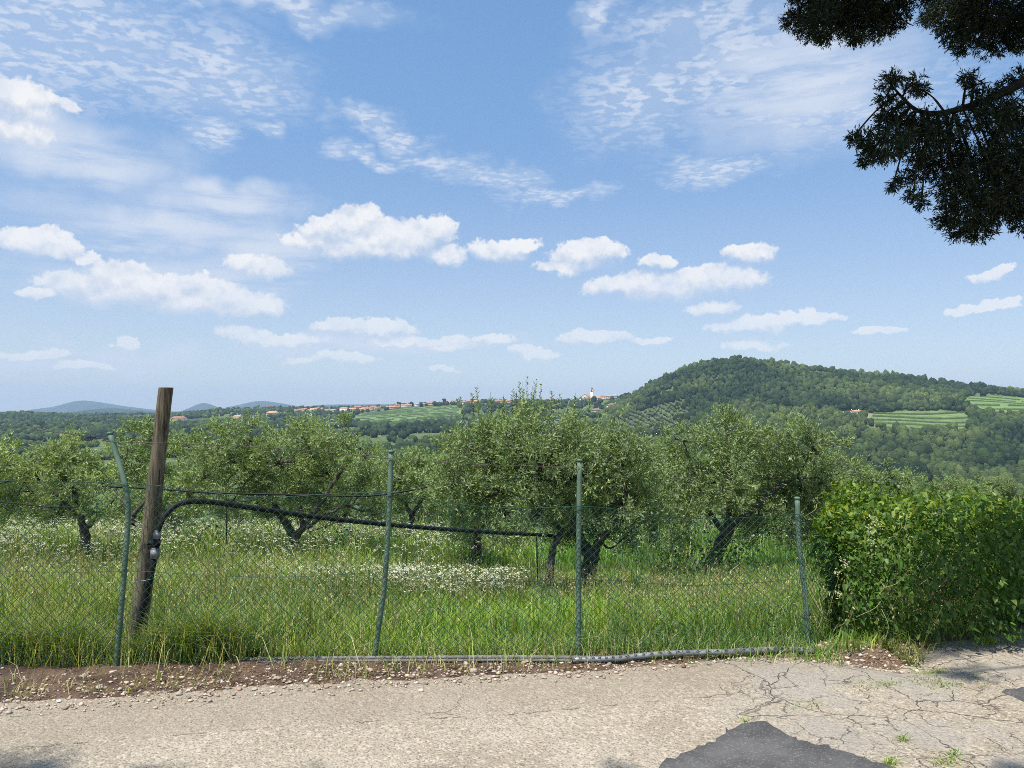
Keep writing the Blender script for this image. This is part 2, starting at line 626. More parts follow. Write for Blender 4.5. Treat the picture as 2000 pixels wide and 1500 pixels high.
# patches of open land seen among the woods: picture columns x distance -> colour, row spacing
FIELDS = {
    'bench': (1690, 1900, 765, 905, (0.125, 0.175, 0.055), 28.0),
    'bench_dry': (1636, 1705, 835, 892, (0.24, 0.215, 0.10), 0),
    'shoulder': (1880, 2180, 850, 1115, (0.13, 0.20, 0.055), 45.0),
    'ridge': (1580, 1745, 1125, 1172, (0.11, 0.165, 0.05), 16.0),
    'terraces': (690, 905, 1180, 1630, (0.13, 0.195, 0.06), 34.0),
    'hill_foot': (1195, 1320, 1058, 1100, (0.075, 0.115, 0.038), 20.0),
    'slope': (1195, 1330, 850, 980, (0.095, 0.125, 0.050), 0),
    'valley': (120, 260, 640, 760, (0.15, 0.25, 0.065), 0),
    'plateau': (300, 480, 1350, 1560, (0.12, 0.19, 0.06), 30.0),
}


def field_at(x, y):
    px = 1000 + F * x / np.maximum(y, 1)
    wob = 10 * (fbm(x / 60, y / 60, 5) - 0.5)
    idx = np.full(np.shape(x), -1)
    for k, (a, b, c, d, _c, _s) in enumerate(FIELDS.values()):
        e = np.abs((px - (a + b) / 2) / ((b - a) / 2)) ** 3 + np.abs((y - (c + d) / 2) / ((d - c) / 2)) ** 2.4
        idx = np.where(e < 1 + 0.6 * (fbm(x / 22, y / 22, 15) - 0.5), k, idx)
    return idx
# ------------------------------------------------------------------ the ground, out to the horizon
fine_az = np.radians(np.linspace(-42, 42, 260))
rest_az = np.radians(np.linspace(42, 318, 48)[1:-1])
AZ = np.concatenate([fine_az, rest_az])
RR = np.concatenate([np.geomspace(2.5, 45, 12, endpoint=False), np.geomspace(45, 500, 46, endpoint=False), np.linspace(500, 2000, 165, endpoint=False), np.geomspace(2000, 9900, 34)])
A2, R2 = np.meshgrid(AZ, RR, indexing='ij')
aw = (A2 + math.pi) % (2 * math.pi) - math.pi
gx, gy = R2 * np.sin(aw), R2 * np.cos(aw)
ac = np.clip(aw, -0.69, 0.69)
Yp = R2 * np.cos(ac)
gz = np.where(Yp < 45, prof(Yp) - 0.3, far_z(Yp * np.tan(ac), Yp) - 0.3)
wb = sstep(np.abs(aw), R(60), R(100))
gz = gz * (1 - wb) + wb * (-0.35)
nA, nR = gz.shape
i0 = np.arange(nA)[:, None]
i1 = (i0 + 1) % nA
j0 = np.arange(nR - 1)[None]
gq = np.stack([i0 * nR + j0, i0 * nR + j0 + 1, i1 * nR + j0 + 1, i1 * nR + j0], -1).reshape(-1, 4)
px_, fi = 1000 + F * gx / np.maximum(gy, 1), field_at(gx, gy)
n1 = fbm(gx / 90, gy / 90, 2)[..., None]
gc = np.array([0.060, 0.095, 0.030]) * (1 - n1) + np.array([0.115, 0.15, 0.045]) * n1
for k, v in enumerate(FIELDS.values()):
    gc = np.where((fi == k)[..., None], np.array(v[4]), gc)
gc = np.where((R2 > 2300)[..., None], np.array([0.075, 0.11, 0.05]) * (0.8 + 0.5 * n1), gc)
M_ground = col_mat('meadow_ground', 0.95, 0.30, 0.06)
obj('ground', np.stack([gx, gy, gz], -1).reshape(-1, 3), gq, M_ground, None, True, gc.reshape(-1, 3))['kind'] = 'structure'

# ------------------------------------------------------------------ blue hills on the horizon
M_hill = simple('far_woodland', (0.028, 0.050, 0.024), 0.95, 0, 0.1, 0.35, 0.01)


def far_hill(name, Y, pts, depth, base_py=812.0):
    """a range of hills: crest through picture points, rounded in depth"""
    pxs = np.linspace(pts[0][0], pts[-1][0], 90)
    pys = np.interp(pxs, [p[0] for p in pts], [p[1] for p in pts])
    pys = np.convolve(np.pad(pys, 3, mode='edge'), np.ones(7) / 7, mode='valid')
    V = []
    ts = np.linspace(-1, 1, 15)
    for i, (a, b) in enumerate(zip(pxs, pys)):
        top = EYE + ray(a, b)[2] * Y
        for t in ts:
            y = Y + t * depth
            h = max(0.0, math.cos(t * math.pi / 2)) ** 1.3
            z = -76 + (top + 76) * h
            z += 18 * (fbm(a * 0.06, t * 5.0, 4) - 0.5) * h * (1 - h) * 4
            V.append(((a - 1000) / F * y, y, z))
    n, m = len(pxs), len(ts)
    i = np.arange(n - 1)[:, None] * m
    j = np.arange(m - 1)[None]
    q = np.stack([i + j, i + m + j, i + m + j + 1, i + j + 1], -1).reshape(-1, 4)
    o = obj(name, V, q, M_hill, None, True)
    o['kind'] = 'structure'
    return o


far_hill('hill_far_broad', 8200, [(10, 811), (60, 800), (110, 794), (140, 784), (165, 781.5), (200, 786), (240, 793), (300, 800), (360, 806), (420, 812)], 1500)
far_hill('hill_far_cone', 7600, [(330, 811), (365, 799), (385, 790), (397, 786.5), (410, 789), (430, 797), (455, 803), (500, 812)], 800)
far_hill('hill_far_low', 8300, [(410, 811), (440, 796), (470, 790), (495, 784), (515, 783), (540, 786), (570, 791), (600, 796), (640, 806), (680, 812)], 1400)
far_hill('hill_far_long', 7900, [(560, 811), (600, 792), (640, 790), (700, 790), (760, 789), (800, 791), (850, 796), (900, 802), (1000, 800), (1050, 797), (1090, 800), (1200, 811)], 1300)
far_hill('hill_near_fields', 4200, [(60, 820), (130, 806), (180, 799), (220, 797), (260, 800), (320, 806), (400, 812), (480, 820)], 700)

# ------------------------------------------------------------------ woods: a mass of crowns
M_forest = col_mat('woodland_crowns', 0.9, 0.55, 0.75, 1.0, 1.1, 1.2)


def scatter_far(n, pxr, yr, g):
    px = g.uniform(*pxr, n)
    y = np.sqrt(g.uniform(yr[0] ** 2, yr[1] ** 2, n))
    return (px - 1000) / F * y, y, px


def crowns(name, x, y, r, hgt, base, cols, label, jit=0.2, rise=0.72):
    B, Fc = base
    n = len(x)
    z = far_z(x, y)
    s = np.stack([r, r, hgt], -1)
    ax = nrm(rng.normal(size=(16, 3)))
    rots = []
    for a_ in ax:                                    # turned every way, so that no crown ends in a point
        b_ = nrm(np.cross(a_, np.array([0.3, 0.5, 0.81])))
        rots.append(np.stack([a_, b_, np.cross(a_, b_)]))
    turned = np.stack([B @ r_ for r_ in rots])[rng.integers(0, 16, n)]
    V = turned * (1 + rng.uniform(-jit, jit, (n, len(B), 1))) * s[:, None]
    V = V + np.stack([x, y, z + hgt * rise], -1)[:, None]
    tri = (Fc[None] + (np.arange(n) * len(B))[:, None, None]).reshape(-1, 3)
    C = np.repeat(cols, len(B), 0)
    o = obj(name, V.reshape(-1, 3), tri, M_forest, None, False, C)
    tag(o, label, 'woodland', None, 'stuff')
    return o


def wood_cols(n, x, y):
    t = rng.uniform(0, 1, (n, 1))
    big_ = fbm(x / 70, y / 70, 8)[:, None]
    dark, mid, pale = np.array([0.008, 0.020, 0.008]), np.array([0.034, 0.061, 0.017]), np.array([0.105, 0.140, 0.036])
    c = dark * (1 - t) + mid * t
    w = np.clip((big_ - 0.42) * 3.2, 0, 1) * rng.uniform(0.2, 1, (n, 1))
    return c * (1 - w) + pale * w


def thin(x, y, r, keep):
    """drop crowns that sit on top of one another (grid thinning)"""
    cell = {}
    ok = np.zeros(len(x), bool)
    s = keep
    kx, ky = np.floor(x / s).astype(int), np.floor(y / s).astype(int)
    for i in range(len(x)):
        k = (kx[i], ky[i])
        if k not in cell:
            cell[k] = 1
            ok[i] = True
    return ok


g = np.random.default_rng(5)
x, y, p = scatter_far(60000, (1180, 2180), (500, 1215), g)
fi = field_at(x, y)
keep = (fi < 0)
keep &= ~((p > 1640) & (p < 1890) & (y > 730) & (y < 768) & (g.uniform(0, 1, len(x)) < 0.6))
orch = (p < 1350) & (y < 1010)
keep &= ~orch | (fbm(x / 45, y / 30, 9) > 0.56)
keep &= (g.uniform(0, 1, len(x)) < np.clip(0.55 + (fbm(x / 50, y / 50, 13) - 0.35) * 3, 0.25, 1))
keep &= ~((p > 1900) & (y > 870) & (y < 1125) & (fbm(x / 30, y / 14, 79) < 0.60))
x, y, p = x[keep], y[keep], p[keep]
keep2 = ~((p > 1690) & (p < 1885) & (y > 742) & (y < 800) & (fbm(x / 25, y / 25, 77) < 0.62))
x, y, p = x[keep2], y[keep2], p[keep2]
ok = thin(x, y, 0, 5.0)
x, y = x[ok], y[ok]
r = (2.7 * np.exp(g.normal(0, 0.32, len(x)))).clip(1.3, 5.6)
crowns('wooded_hill', x, y, r, r * g.uniform(1.0, 1.6, len(x)), ICO1, wood_cols(len(x), x, y), 'dense deciduous woodland covering the round hill')
N_HILL = len(x)

x, y, p = scatter_far(26000, (-80, 1230), (600, 2050), g)
fi = field_at(x, y)
band = fbm(x / 260, y / 46, 17)
lf = sstep(p, 650, 300)
dens = np.where(band > 0.53 - 0.09 * lf, 1.0, 0.08)
keep = (fi < 0) & (g.uniform(0, 1, len(x)) < dens * np.clip(0.5 + (fbm(x / 50, y / 50, 33) - .3) * 2.5, 0.2, 1))
keep &= ~((p > 430) & (p < 960) & (y > 1640) & (y < 1900) & (g.uniform(0, 1, len(x)) < 0.6))
x, y, p = x[keep], y[keep], p[keep]
ok = thin(x, y, 0, 9.0)
x, y, p = x[ok], y[ok], p[ok]
r = g.uniform(3.6, 6.0, len(x))
crowns('valley_woods', x, y, r, r * g.uniform(0.8, 1.15, len(x)), ICO1, wood_cols(len(x), x, y) * np.array([0.95, 1.0, 1.1]), 'dark bands of woodland and hedges on the far slopes', 0.22)
N_VAL = len(x)

# far olive groves: rows of small grey-green crowns
gx_, gy_ = np.meshgrid(np.arange(-60, 60), np.arange(0, 26))
ox, oy = (gx_ * 7.5).ravel() + 170.0, (gy_ * 8.5).ravel() + 790.0
ox2, oy2 = (gx_ * 9.0).ravel() - 420.0, (gy_ * 12.0).ravel() + 900.0
ox, oy = np.concatenate([ox, ox2]), np.concatenate([oy, oy2])
ox = ox + g.normal(0, 0.9, len(ox))
oy = oy + g.normal(0, 0.9, len(oy))
pp = 1000 + F * ox / oy
keep = ((pp > 1185) & (pp < 1345) & (oy < 1010)) | ((pp > -60) & (pp < 620) & (fbm(ox / 200, oy / 70, 41) > 0.5) & (oy > 880))
keep &= g.uniform(0, 1, len(ox)) < 0.88
ox, oy = ox[keep], oy[keep]
r = g.uniform(1.9, 2.9, len(ox))
crowns('distant_olive_grove', ox, oy, r, r * 0.9, ICO1, np.array([0.080, 0.105, 0.048]) * g.uniform(0.75, 1.25, (len(ox), 1)), 'rows of small grey-green olive crowns on the far slope', 0.2, 0.9)

# ------------------------------------------------------------------ vine rows on the terraces
M_vine = col_mat('vine_leaves', 0.85, 0.4, 0.8, 0.5, 2.0, 0.4)
for key, label in (('bench', 'terraced vine rows on the bench below the wooded hill'), ('shoulder', 'long vine rows on the bright shoulder of the hill'), ('ridge', 'vine rows in the clearing just under the hill crest'),
                   ('terraces', 'terraced vine rows on the slope under the village'), ('hill_foot', 'short vine terraces at the foot of the hill by the church'), ('plateau', 'vine rows on the flat land before the wooded ridge')):
    a, b, c, d, colr, sp = FIELDS[key]
    mb = MB()
    for k, yy in enumerate(np.arange(c + 6, d - 3, sp)):
        pxs = np.arange(a + 6 + g.uniform(0, 6), b - 6 - g.uniform(0, 6), 2.2)
        if len(pxs) < 4:
            continue
        w = g.uniform(1.0, 2.2)
        hh = g.uniform(1.2, 1.9)
        ys = yy + 7 * (fbm(pxs / 90.0, np.full(len(pxs), k * 0.12), 6) - 0.5) * (1.6 if key == 'terraces' else 1.0)
        xs = (pxs - 1000) / F * ys
        zs = far_z(xs, ys) - 0.4
        inn = field_at(xs, ys) == list(FIELDS).index(key)
        inn &= fbm(xs / 18, ys / 18, 19) > 0.30
        hj = hh * g.uniform(0.8, 1.2, len(pxs))
        sec = [(-w / 2, 0), (-w * 0.45, 1), (0.0, 1.18), (w * 0.45, 1), (w / 2, 0)]
        V = np.stack([np.stack([xs, ys + s[0] + g.normal(0, 0.15, len(xs)), zs + s[1] * hj], -1) for s in sec], 1).reshape(-1, 3)
        m = len(sec)
        i = np.arange(len(xs) - 1)[:, None] * m
        j = np.arange(m - 1)[None]
        q = np.stack([i + j, i + m + j, i + m + j + 1, i + j + 1], -1).reshape(-1, 4)
        q = q.reshape(len(xs) - 1, m - 1, 4)[inn[:-1] & inn[1:]].reshape(-1, 4)
        if not len(q):
            continue
        mb.add(V, q, None, np.array([0.058, 0.092, 0.030]) * g.uniform(0.8, 1.25))
    o = mb.build('vine_rows', M_vine, cols=True)
    tag(o, label, 'vineyard', 'distant vineyards', 'stuff')

# ------------------------------------------------------------------ trees on the sky line, cypresses
M_bark_far = simple('far_bark', (0.07, 0.055, 0.04), 0.9)


def ridge_tree(px, Y, r, h, label, group, shade=1.0, tall=False, name='ridge_tree'):
    x = (px - 1000) / F * Y
    z = float(far_z(x, Y))
    root = empty(name, (x, Y, z - 0.4), label, 'tree', group)
    t = MB().tube([(0, 0, 0), (0, 0, h * 0.5)], [r * 0.10, r * 0.06], 5)
    t.build('trunk', M_bark_far, root)
    mb = MB()
    B, Fc = ICO2
    n = 5 if tall else 9
    for k in range(n):
        if tall:
            c = np.array([0, 0, h * (0.15 + 0.75 * k / n)])
            s = np.array([r * (1 - 0.75 * k / n), r * (1 - 0.75 * k / n), h * 0.2])
        else:
            a = g.uniform(0, 6.28)
            q = r * 0.55 * g.uniform(0.2, 1)
            c = np.array([math.cos(a) * q, math.sin(a) * q, h * g.uniform(0.45, 0.82)])
            s = np.array([1, 1, 0.9]) * r * g.uniform(0.4, 0.62)
        mb.add(c + B * s * (1 + g.uniform(-0.2, 0.2, (len(B), 1))), None, Fc, np.array([0.026, 0.048, 0.02]) * shade * g.uniform(0.8, 1.3))
    mb.build('crown', M_forest, root, cols=True)


for k, (px, Y, r, h) in enumerate([(1385, 1190, 4.5, 9), (1400, 1192, 4, 10), (1412, 1192, 4.2, 9.5), (1431, 1188, 5.5, 12), (1443, 1186, 6, 13), (1457, 1186, 5, 11), (1475, 1188, 4.5, 9)]):
    ridge_tree(px, Y, r, h, 'round-headed tree in the clump on the hill top', 'trees on the hill crest')
ridge_tree(1761, 1185, 3.4, 9.0, 'lone round tree standing clear on the hill sky line', 'lone trees')
for px in (1565, 1575, 1588, 1603):
    ridge_tree(px, 1188, 3.6, 8.0, 'small round tree in the row above the crest clearing', 'trees above the crest clearing')
for px in (1790, 1797, 1840, 1850):
    ridge_tree(px, 1195, 4.0, 8.5, 'bushy tree on the falling crest beyond the lone tree', 'trees on the falling crest')
for px in (1877, 1881):
    ridge_tree(px, 1200, 1.6, 11.0, 'slim dark cypress of the pair on the crest', 'cypress pair on the crest', 0.8, True, 'cypress')
for px in (1905, 1915, 1925, 1945, 1955, 1966, 1977, 1987):
    ridge_tree(px, 1290, 5.5, g.uniform(10, 14), 'dark tree in the copse at the end of the ridge', 'copse at the ridge end')
for px, Y, h in ((662, 1735, 17), (1135, 1480, 14), (1144, 1462, 10), (1110, 1470, 12), (1097, 1500, 11), (1152, 1440, 9), (1158, 1440, 11)):
    ridge_tree(px, Y, 1.7, h, 'slender cypress among the village houses' if px > 800 else 'tall dark cypress at the edge of the village', 'village cypresses' if px > 800 else None, 0.75, True, 'cypress')
for px, Y in ((430, 1980), (445, 1985), (465, 1990), (478, 1990), (520, 1985), (548, 1985), (556, 1990), (575, 1985), (585, 1985), (680, 1780), (780, 1740), (802, 1690), (830, 1680), (868, 1660)):
    ridge_tree(px, Y, g.uniform(4, 6), g.uniform(9, 14), 'round tree on the village ridge', 'trees on the village ridge')

# ------------------------------------------------------------------ village
WALLS = [simple('wall_cream', (0.62, 0.52, 0.38), 0.9, vary=0.1), simple('wall_white', (0.72, 0.68, 0.60), 0.9, vary=0.1), simple('wall_pink', (0.62, 0.42, 0.32), 0.9, vary=0.1), simple('wall_ochre', (0.58, 0.42, 0.24), 0.9, vary=0.1)]
ROOFS = [simple('roof_tile', (0.34, 0.17, 0.105), 0.9, vary=0.25, scale=0.6), simple('roof_tile_pale', (0.46, 0.26, 0.16), 0.9, vary=0.25, scale=0.6), simple('roof_tile_dark', (0.26, 0.13, 0.085), 0.9, vary=0.25, scale=0.6)]
M_win = simple('far_window', (0.03, 0.035, 0.04), 0.3)
M_shut = simple('far_shutter', (0.06, 0.10, 0.06), 0.7)


def house(px, Y, w, d, h, wall=0, roof=0, rot=0.0, label=None, group=None, hip=False, name='house', win=True, rise=None):
    x = (px - 1000) / F * Y
    z = float(far_z(x, Y)) - 0.6
    root = empty(name, (x, Y, z), label, 'house', group)
    root.rotation_euler = (0, 0, rot)
    MB().box((-w / 2, -d / 2, 0), (w / 2, d / 2, h)).build('wall', WALLS[wall], root)
    rh = rise or w * 0.16
    o_ = 0.5
    W2, D2 = w / 2 + o_, d / 2 + o_
    m = MB()
    in_ = D2 if hip else 0.0
    V = [(-W2, -D2, h), (W2, -D2, h), (W2, D2, h), (-W2, D2, h), (-W2 + in_, 0, h + rh), (W2 - in_, 0, h + rh)]
    V += [(a, b, c - 0.3) for a, b, c in V[:4]]
    m.add(V, [(0, 1, 5, 4), (2, 3, 4, 5), (0, 6, 7, 1), (1, 7, 8, 2), (2, 8, 9, 3), (3, 9, 6, 0), (6, 9, 8, 7)], [(3, 0, 4), (1, 2, 5)])
    rf = m.build('roof', ROOFS[roof], root)
    MB().box((w * 0.2, -0.5, h + rh * 0.5), (w * 0.2 + 0.8, 0.3, h + rh + 0.9)).build('chimney', WALLS[wall], rf)
    if win:
        nfl = max(1, int(h // 3))
        nw = max(2, int(w // 3.6))
        for f in range(nfl):
            for k in range(nw):
                cx = -w / 2 + (k + 0.5) * w / nw
                MB().box((cx - 0.55, -d / 2 - 0.06, 1.0 + f * 3.0), (cx + 0.55, -d / 2 + 0.05, 2.5 + f * 3.0)).build('window', M_win if (k + f) % 3 else M_shut, root)
    return root


VG = 'houses of the far village'
vl = ['tile-roofed house in the long far village row', 'small village house with a terracotta roof']
for k, px in enumerate([580, 587, 594, 601, 607, 613, 620, 626, 633, 641]):
    house(px, 1700 + g.uniform(-30, 70), g.uniform(11, 17), 9, g.choice([5.5, 6.0, 7.0]), int(g.integers(0, 4)), int(g.integers(0, 2)), g.uniform(-0.5, 0.5), 'tile-roofed house in the packed cluster before the tall cypress', 'houses packed before the tall cypress', win=False)
for k, px in enumerate([650, 672, 690, 700, 708, 715, 722, 730, 737, 742]):
    house(px, 1690 + g.uniform(-20, 60), g.uniform(11, 18), 9, g.choice([5.5, 6.0, 8.0]), int(g.integers(0, 4)), int(g.integers(0, 2)), g.uniform(-0.5, 0.5), 'terracotta-roofed house in the row after the tall cypress', 'houses in the row after the tall cypress', win=False)
for k, px in enumerate([760, 768, 776, 790, 798, 816, 826, 845, 853, 862, 874, 884, 893]):
    house(px, 1655 + g.uniform(-20, 20), g.uniform(10, 17), 9, g.choice([5.5, 6.0, 7.5]), int(g.integers(0, 4)), int(g.integers(0, 2)), g.uniform(-0.5, 0.5), 'small house strung along the rising village ridge', 'houses along the rising ridge', win=False)
for k, px in enumerate([905, 915, 930, 972, 980, 990, 1050, 1060, 1072]):
    house(px, 1590 + g.uniform(-20, 20), g.uniform(11, 16), 9, g.choice([6.0, 7.0, 8.0]), int(g.integers(0, 4)), int(g.integers(0, 2)), g.uniform(-0.4, 0.4), 'village house showing over the top of the big olive', 'houses over the big olive')
for k, (px, Y) in enumerate([(1160, 1478), (1168, 1475), (1175, 1482), (1182, 1470), (1192, 1440), (1200, 1435)]):
    house(px, Y, g.uniform(11, 15), 9, 7, int(g.integers(0, 4)), int(g.integers(0, 3)), g.uniform(-0.3, 0.3), 'house huddled between the church and the wooded hill', 'houses by the church')
house(533, 1560, 24, 11, 7.0, 1, 1, 0.15, 'long white building on the slope under the ridge', hip=True)
house(527, 1960, 15, 10, 7.0, 0, 1, 0.1, 'cream house among ridge trees above the long white building')
house(568, 1950, 16, 10, 7.0, 0, 0, -0.1, 'lone cream house on the ridge before the village')
house(465, 1480, 20, 12, 5.5, 1, 1, 0.2, 'low white farmhouse under the wooded ridge', hip=True)
house(350, 1500, 30, 12, 6.0, 0, 2, 0.1, 'wide cream farmhouse behind the leaning wooden post', hip=True)
house(40, 1690, 16, 10, 6.5, 2, 0, 0.2, 'pink house with red roof alone on the far skyline')
house(1165, 1180, 15, 10, 7.5, 0, 2, 0.12, 'villa with a low brown roof under the church, smaller of two', hip=True)
house(1197, 1170, 19, 11, 7.5, 1, 2, -0.08, 'wide pale villa with porch openings below the church', hip=True)
house(1673, 868, 9.0, 5.0, 3.2, 1, 1, 0.08, 'tiny stone hut at the edge of the hillside clearing', name='hut', win=False)

# the church with its bell tower
cx_, cY = (1145 - 1000) / F * 1490, 1490.0
cz_ = float(far_z(cx_, cY)) - 0.6
ch = empty('church', (cx_, cY, cz_), 'pale church with a tall white bell tower on the ridge', 'church')
ch.rotation_euler = (0, 0, -0.35)
M_ch = simple('church_wall', (0.80, 0.66, 0.52), 0.9, vary=0.08)
M_tw = simple('tower_wall', (0.82, 0.76, 0.68), 0.9, vary=0.06)
m = MB()
m.add([(-7, -12, 0), (7, -12, 0), (7, 12, 0), (-7, 12, 0), (-7, -12, 12), (7, -12, 12), (7, 12, 12), (-7, 12, 12), (0, -12, 16), (0, 12, 16)], [(0, 1, 5, 4), (1, 2, 6, 5), (2, 3, 7, 6), (3, 0, 4, 7), (0, 3, 2, 1)], [(4, 5, 8), (6, 7, 9)])
m.build('nave_wall', M_ch, ch)
m = MB()
m.add([(-7.6, -12.4, 11.8), (0, -12.4, 16.4), (7.6, -12.4, 11.8), (-7.6, 12.4, 11.8), (0, 12.4, 16.4), (7.6, 12.4, 11.8)], [(0, 1, 4, 3), (1, 2, 5, 4)])
m.build('roof', ROOFS[0], ch)
MB().box((-11, -8, 0), (-7.05, 10, 7)).build('aisle', M_ch, ch)
tw = MB().box((8, 2, 0), (12.6, 6.6, 21)).box((8.0, 2.0, 21), (9.0, 3.0, 25.5)).box((11.6, 2.0, 21), (12.6, 3.0, 25.5)).box((8.0, 5.6, 21), (9.0, 6.6, 25.5)).box((11.6, 5.6, 21), (12.6, 6.6, 25.5)).box((7.7, 1.7, 25.5), (12.9, 6.9, 26.6)).build('bell_tower', M_tw, ch)
MB().tube([(10.3, 4.3, 26.6), (10.3, 4.3, 28.6), (10.3, 4.3, 30.5)], [2.0, 1.6, 0.1], 8).build('tower_cap', ROOFS[2], tw)
MB().box((9.1, 3.1, 21), (11.5, 5.5, 25.4)).build('belfry_shade', M_win, tw)  # solid dark block in place of the shade inside the belfry
for k in range(3):
    MB().box((-7.06, -8 + k * 6, 8.2), (-6.9, -6.8 + k * 6, 10.6)).build('window', M_win, ch)
MB().box((-1.2, -12.08, 0), (1.2, -11.9, 4.0)).build('door', M_shut, ch)
MB().box((-0.9, -12.08, 8.2), (0.9, -11.9, 10.6)).build('window', M_win, ch)

# ------------------------------------------------------------------ the air between here and the far hills
hz_m = bpy.data.materials.new('haze_air')
hz_m.use_nodes = True
H = NT(hz_m.node_tree)
H.n.clear()
pv = H.node('ShaderNodeVolumePrincipled')
pv.inputs['Color'].default_value = (0.54, 0.725, 0.96, 1)
pv.inputs['Density'].default_value = 1.0e-4
pv.inputs['Anisotropy'].default_value = 0.0
ho = H.node('ShaderNodeOutputMaterial')
H.l.new(pv.outputs[0], ho.inputs['Volume'])
hz = MB().box((-10100, -10100, -82), (10100, 10100, 262)).build('haze', hz_m)
tag(hz, 'pale blue air haze over the far valley and hills', 'haze', None, 'stuff')
# ------------------------------------------------------------------ road
EDGE_X = np.array([-40, -9, -6, -2.76, -1.47, -0.6, 0.0, 0.63, 1.3, 2.0, 2.5, 2.9, 3.5, 3.76, 5.0, 8.0, 14, 40])
EDGE_Y = np.array([3.1, 3.3, 3.6, 4.14, 4.40, 4.53, 4.66, 4.72, 4.88, 5.0, 4.93, 5.27, 5.5, 5.65, 6.3, 8.0, 11.5, 26])


def road_edge(x):
    return np.interp(x, EDGE_X, EDGE_Y)


def road_z(x, y):
    x = np.asarray(x, float)
    y = np.asarray(y, float)
    z = 0.030 * (fbm(x * 0.8, y * 0.9, 31, 3) - 0.5) + 0.008 * (fbm(x * 5, y * 5, 32, 3) - 0.5)
    z = z - 0.075 * np.exp(-((x - 2.5) / 0.42) ** 2 - ((y - 4.98) / 0.20) ** 2)      # worn gully where the hedge begins
    z = z + 0.03 * np.exp(-((x - 1.6) / 0.5) ** 2 - ((y - 4.6) / 0.25) ** 2)
    d = y - (4.35 + 0.20 * (x - 0.5))
    z = z + 0.012 * np.tanh(d * 14) * sstep(x, -1.5, 0.5) * sstep(x, 2.4, 1.8)         # step between two pourings
    far_ = sstep(np.abs(x), 8, 14) + sstep(-y, 0, 4)
    return z * (1 - np.clip(far_, 0, 1))


rx = np.concatenate([np.linspace(-40, -7, 14, endpoint=False), np.linspace(-7, 8, 260, endpoint=False), np.linspace(8, 40, 14)])
ts = np.concatenate([np.linspace(0, 0.80, 10, endpoint=False), np.linspace(0.80, 1.0, 100)])
RX, TS = np.meshgrid(rx, ts, indexing='ij')
RY = -22 + (road_edge(RX) + 0.28 + 22) * TS
RZ = road_z(RX, RY)
n_, m_ = RX.shape
i = np.arange(n_ - 1)[:, None] * m_
j = np.arange(m_ - 1)[None]
rq = np.stack([i + j, i + m_ + j, i + m_ + j + 1, i + j + 1], -1).reshape(-1, 4)

M_road, t, b = mat('worn_concrete')
co = t.node('ShaderNodeTexCoord').outputs['Object']
sp = t.node('ShaderNodeSeparateXYZ')
t.put(sp.inputs[0], co)
X, Yc = sp.outputs[0], sp.outputs[1]
warp = t.vec('ADD', co, t.vec('MULTIPLY', t.vec('SUBTRACT', t.noise(co, 3.0, 4.0, 0.6, out=1), (0.5, 0.5, 0.5)), (0.263, 0.256, 0.000)))
pebble = t.voro(co, 62.0)
pebc = t.voro(co, 62.0, out='Color')
peb2 = t.voro(co, 120.0, out='Color')
grit = t.noise(co, 260.0, 3.0, 0.7)
blot = t.noise(co, 1.6, 5.0, 0.62)
blot2 = t.noise(co, 6.0, 5.0, 0.65)
sepc = t.node('ShaderNodeSeparateColor')
t.put(sepc.inputs[0], pebc)
sepc2 = t.node('ShaderNodeSeparateColor')
t.put(sepc2.inputs[0], peb2)
base = t.mix(t.step(blot, 0.30, 0.68), (0.350, 0.295, 0.217), (0.437, 0.380, 0.289))
base = t.mix(t.math('MULTIPLY', t.step(blot2, 0.50, 0.75), 0.35), base, (0.263, 0.222, 0.164))
base = t.mix(t.math('MULTIPLY', t.step(sepc.outputs[0], 0.62, 0.95), 0.70), base, (0.578, 0.495, 0.383))
base = t.mix(t.math('MULTIPLY', t.step(sepc2.outputs[1], 0.68, 0.94), 0.60), base, (0.132, 0.098, 0.068))
base = t.mix(t.math('MULTIPLY', t.step(sepc.outputs[1], 0.92, 0.98), 0.3), base, (0.326, 0.221, 0.148))
# darker worn strip towards the verge, where the aggregate is laid bare
strip = t.math('MULTIPLY', t.step(t.math('MULTIPLY_ADD', X, -0.20, Yc), 4.02, 4.30), t.step(X, 2.2, 1.2))
base = t.mix(t.math('MULTIPLY', strip, t.step(grit, 0.40, 0.62, 0.15, 0.75)), base, (0.236, 0.193, 0.142))
# cracks
cr1 = t.voro(warp, 1.7, 'DISTANCE_TO_EDGE')
warp2 = t.vec('ADD', co, t.vec('MULTIPLY', t.vec('SUBTRACT', t.noise(co, 9.0, 4.0, 0.6, out=1), (0.5, 0.5, 0.5)), (0.140, 0.137, 0.000)))
cr2 = t.voro(warp2, 4.6, 'DISTANCE_TO_EDGE')
cr3 = t.voro(warp2, 11.0, 'DISTANCE_TO_EDGE')
brk = t.step(blot2, 0.42, 0.62)
right = t.step(t.math('ADD', X, t.math('MULTIPLY', blot, 0.6)), 1.1, 1.9)
c1 = t.math('MULTIPLY', t.math('MULTIPLY', t.step(cr1, 0.006, 0.0015), t.step(blot2, 0.36, 0.50, 0.25, 1.0)), t.math('MAXIMUM', right, t.math('MULTIPLY', t.step(blot, 0.55, 0.62), 0.5)))
c2 = t.math('MULTIPLY', t.math('MULTIPLY', t.step(cr2, 0.016, 0.004), right), brk)
c3 = t.math('MULTIPLY', t.math('MULTIPLY', t.step(cr3, 0.030, 0.008), right), t.step(t.noise(co, 2.1, 3.0, 0.6), 0.52, 0.66))
crk = t.math('MAXIMUM', c1, t.math('MAXIMUM', t.math('MULTIPLY', c2, 0.9), t.math('MULTIPLY', c3, 0.6)))
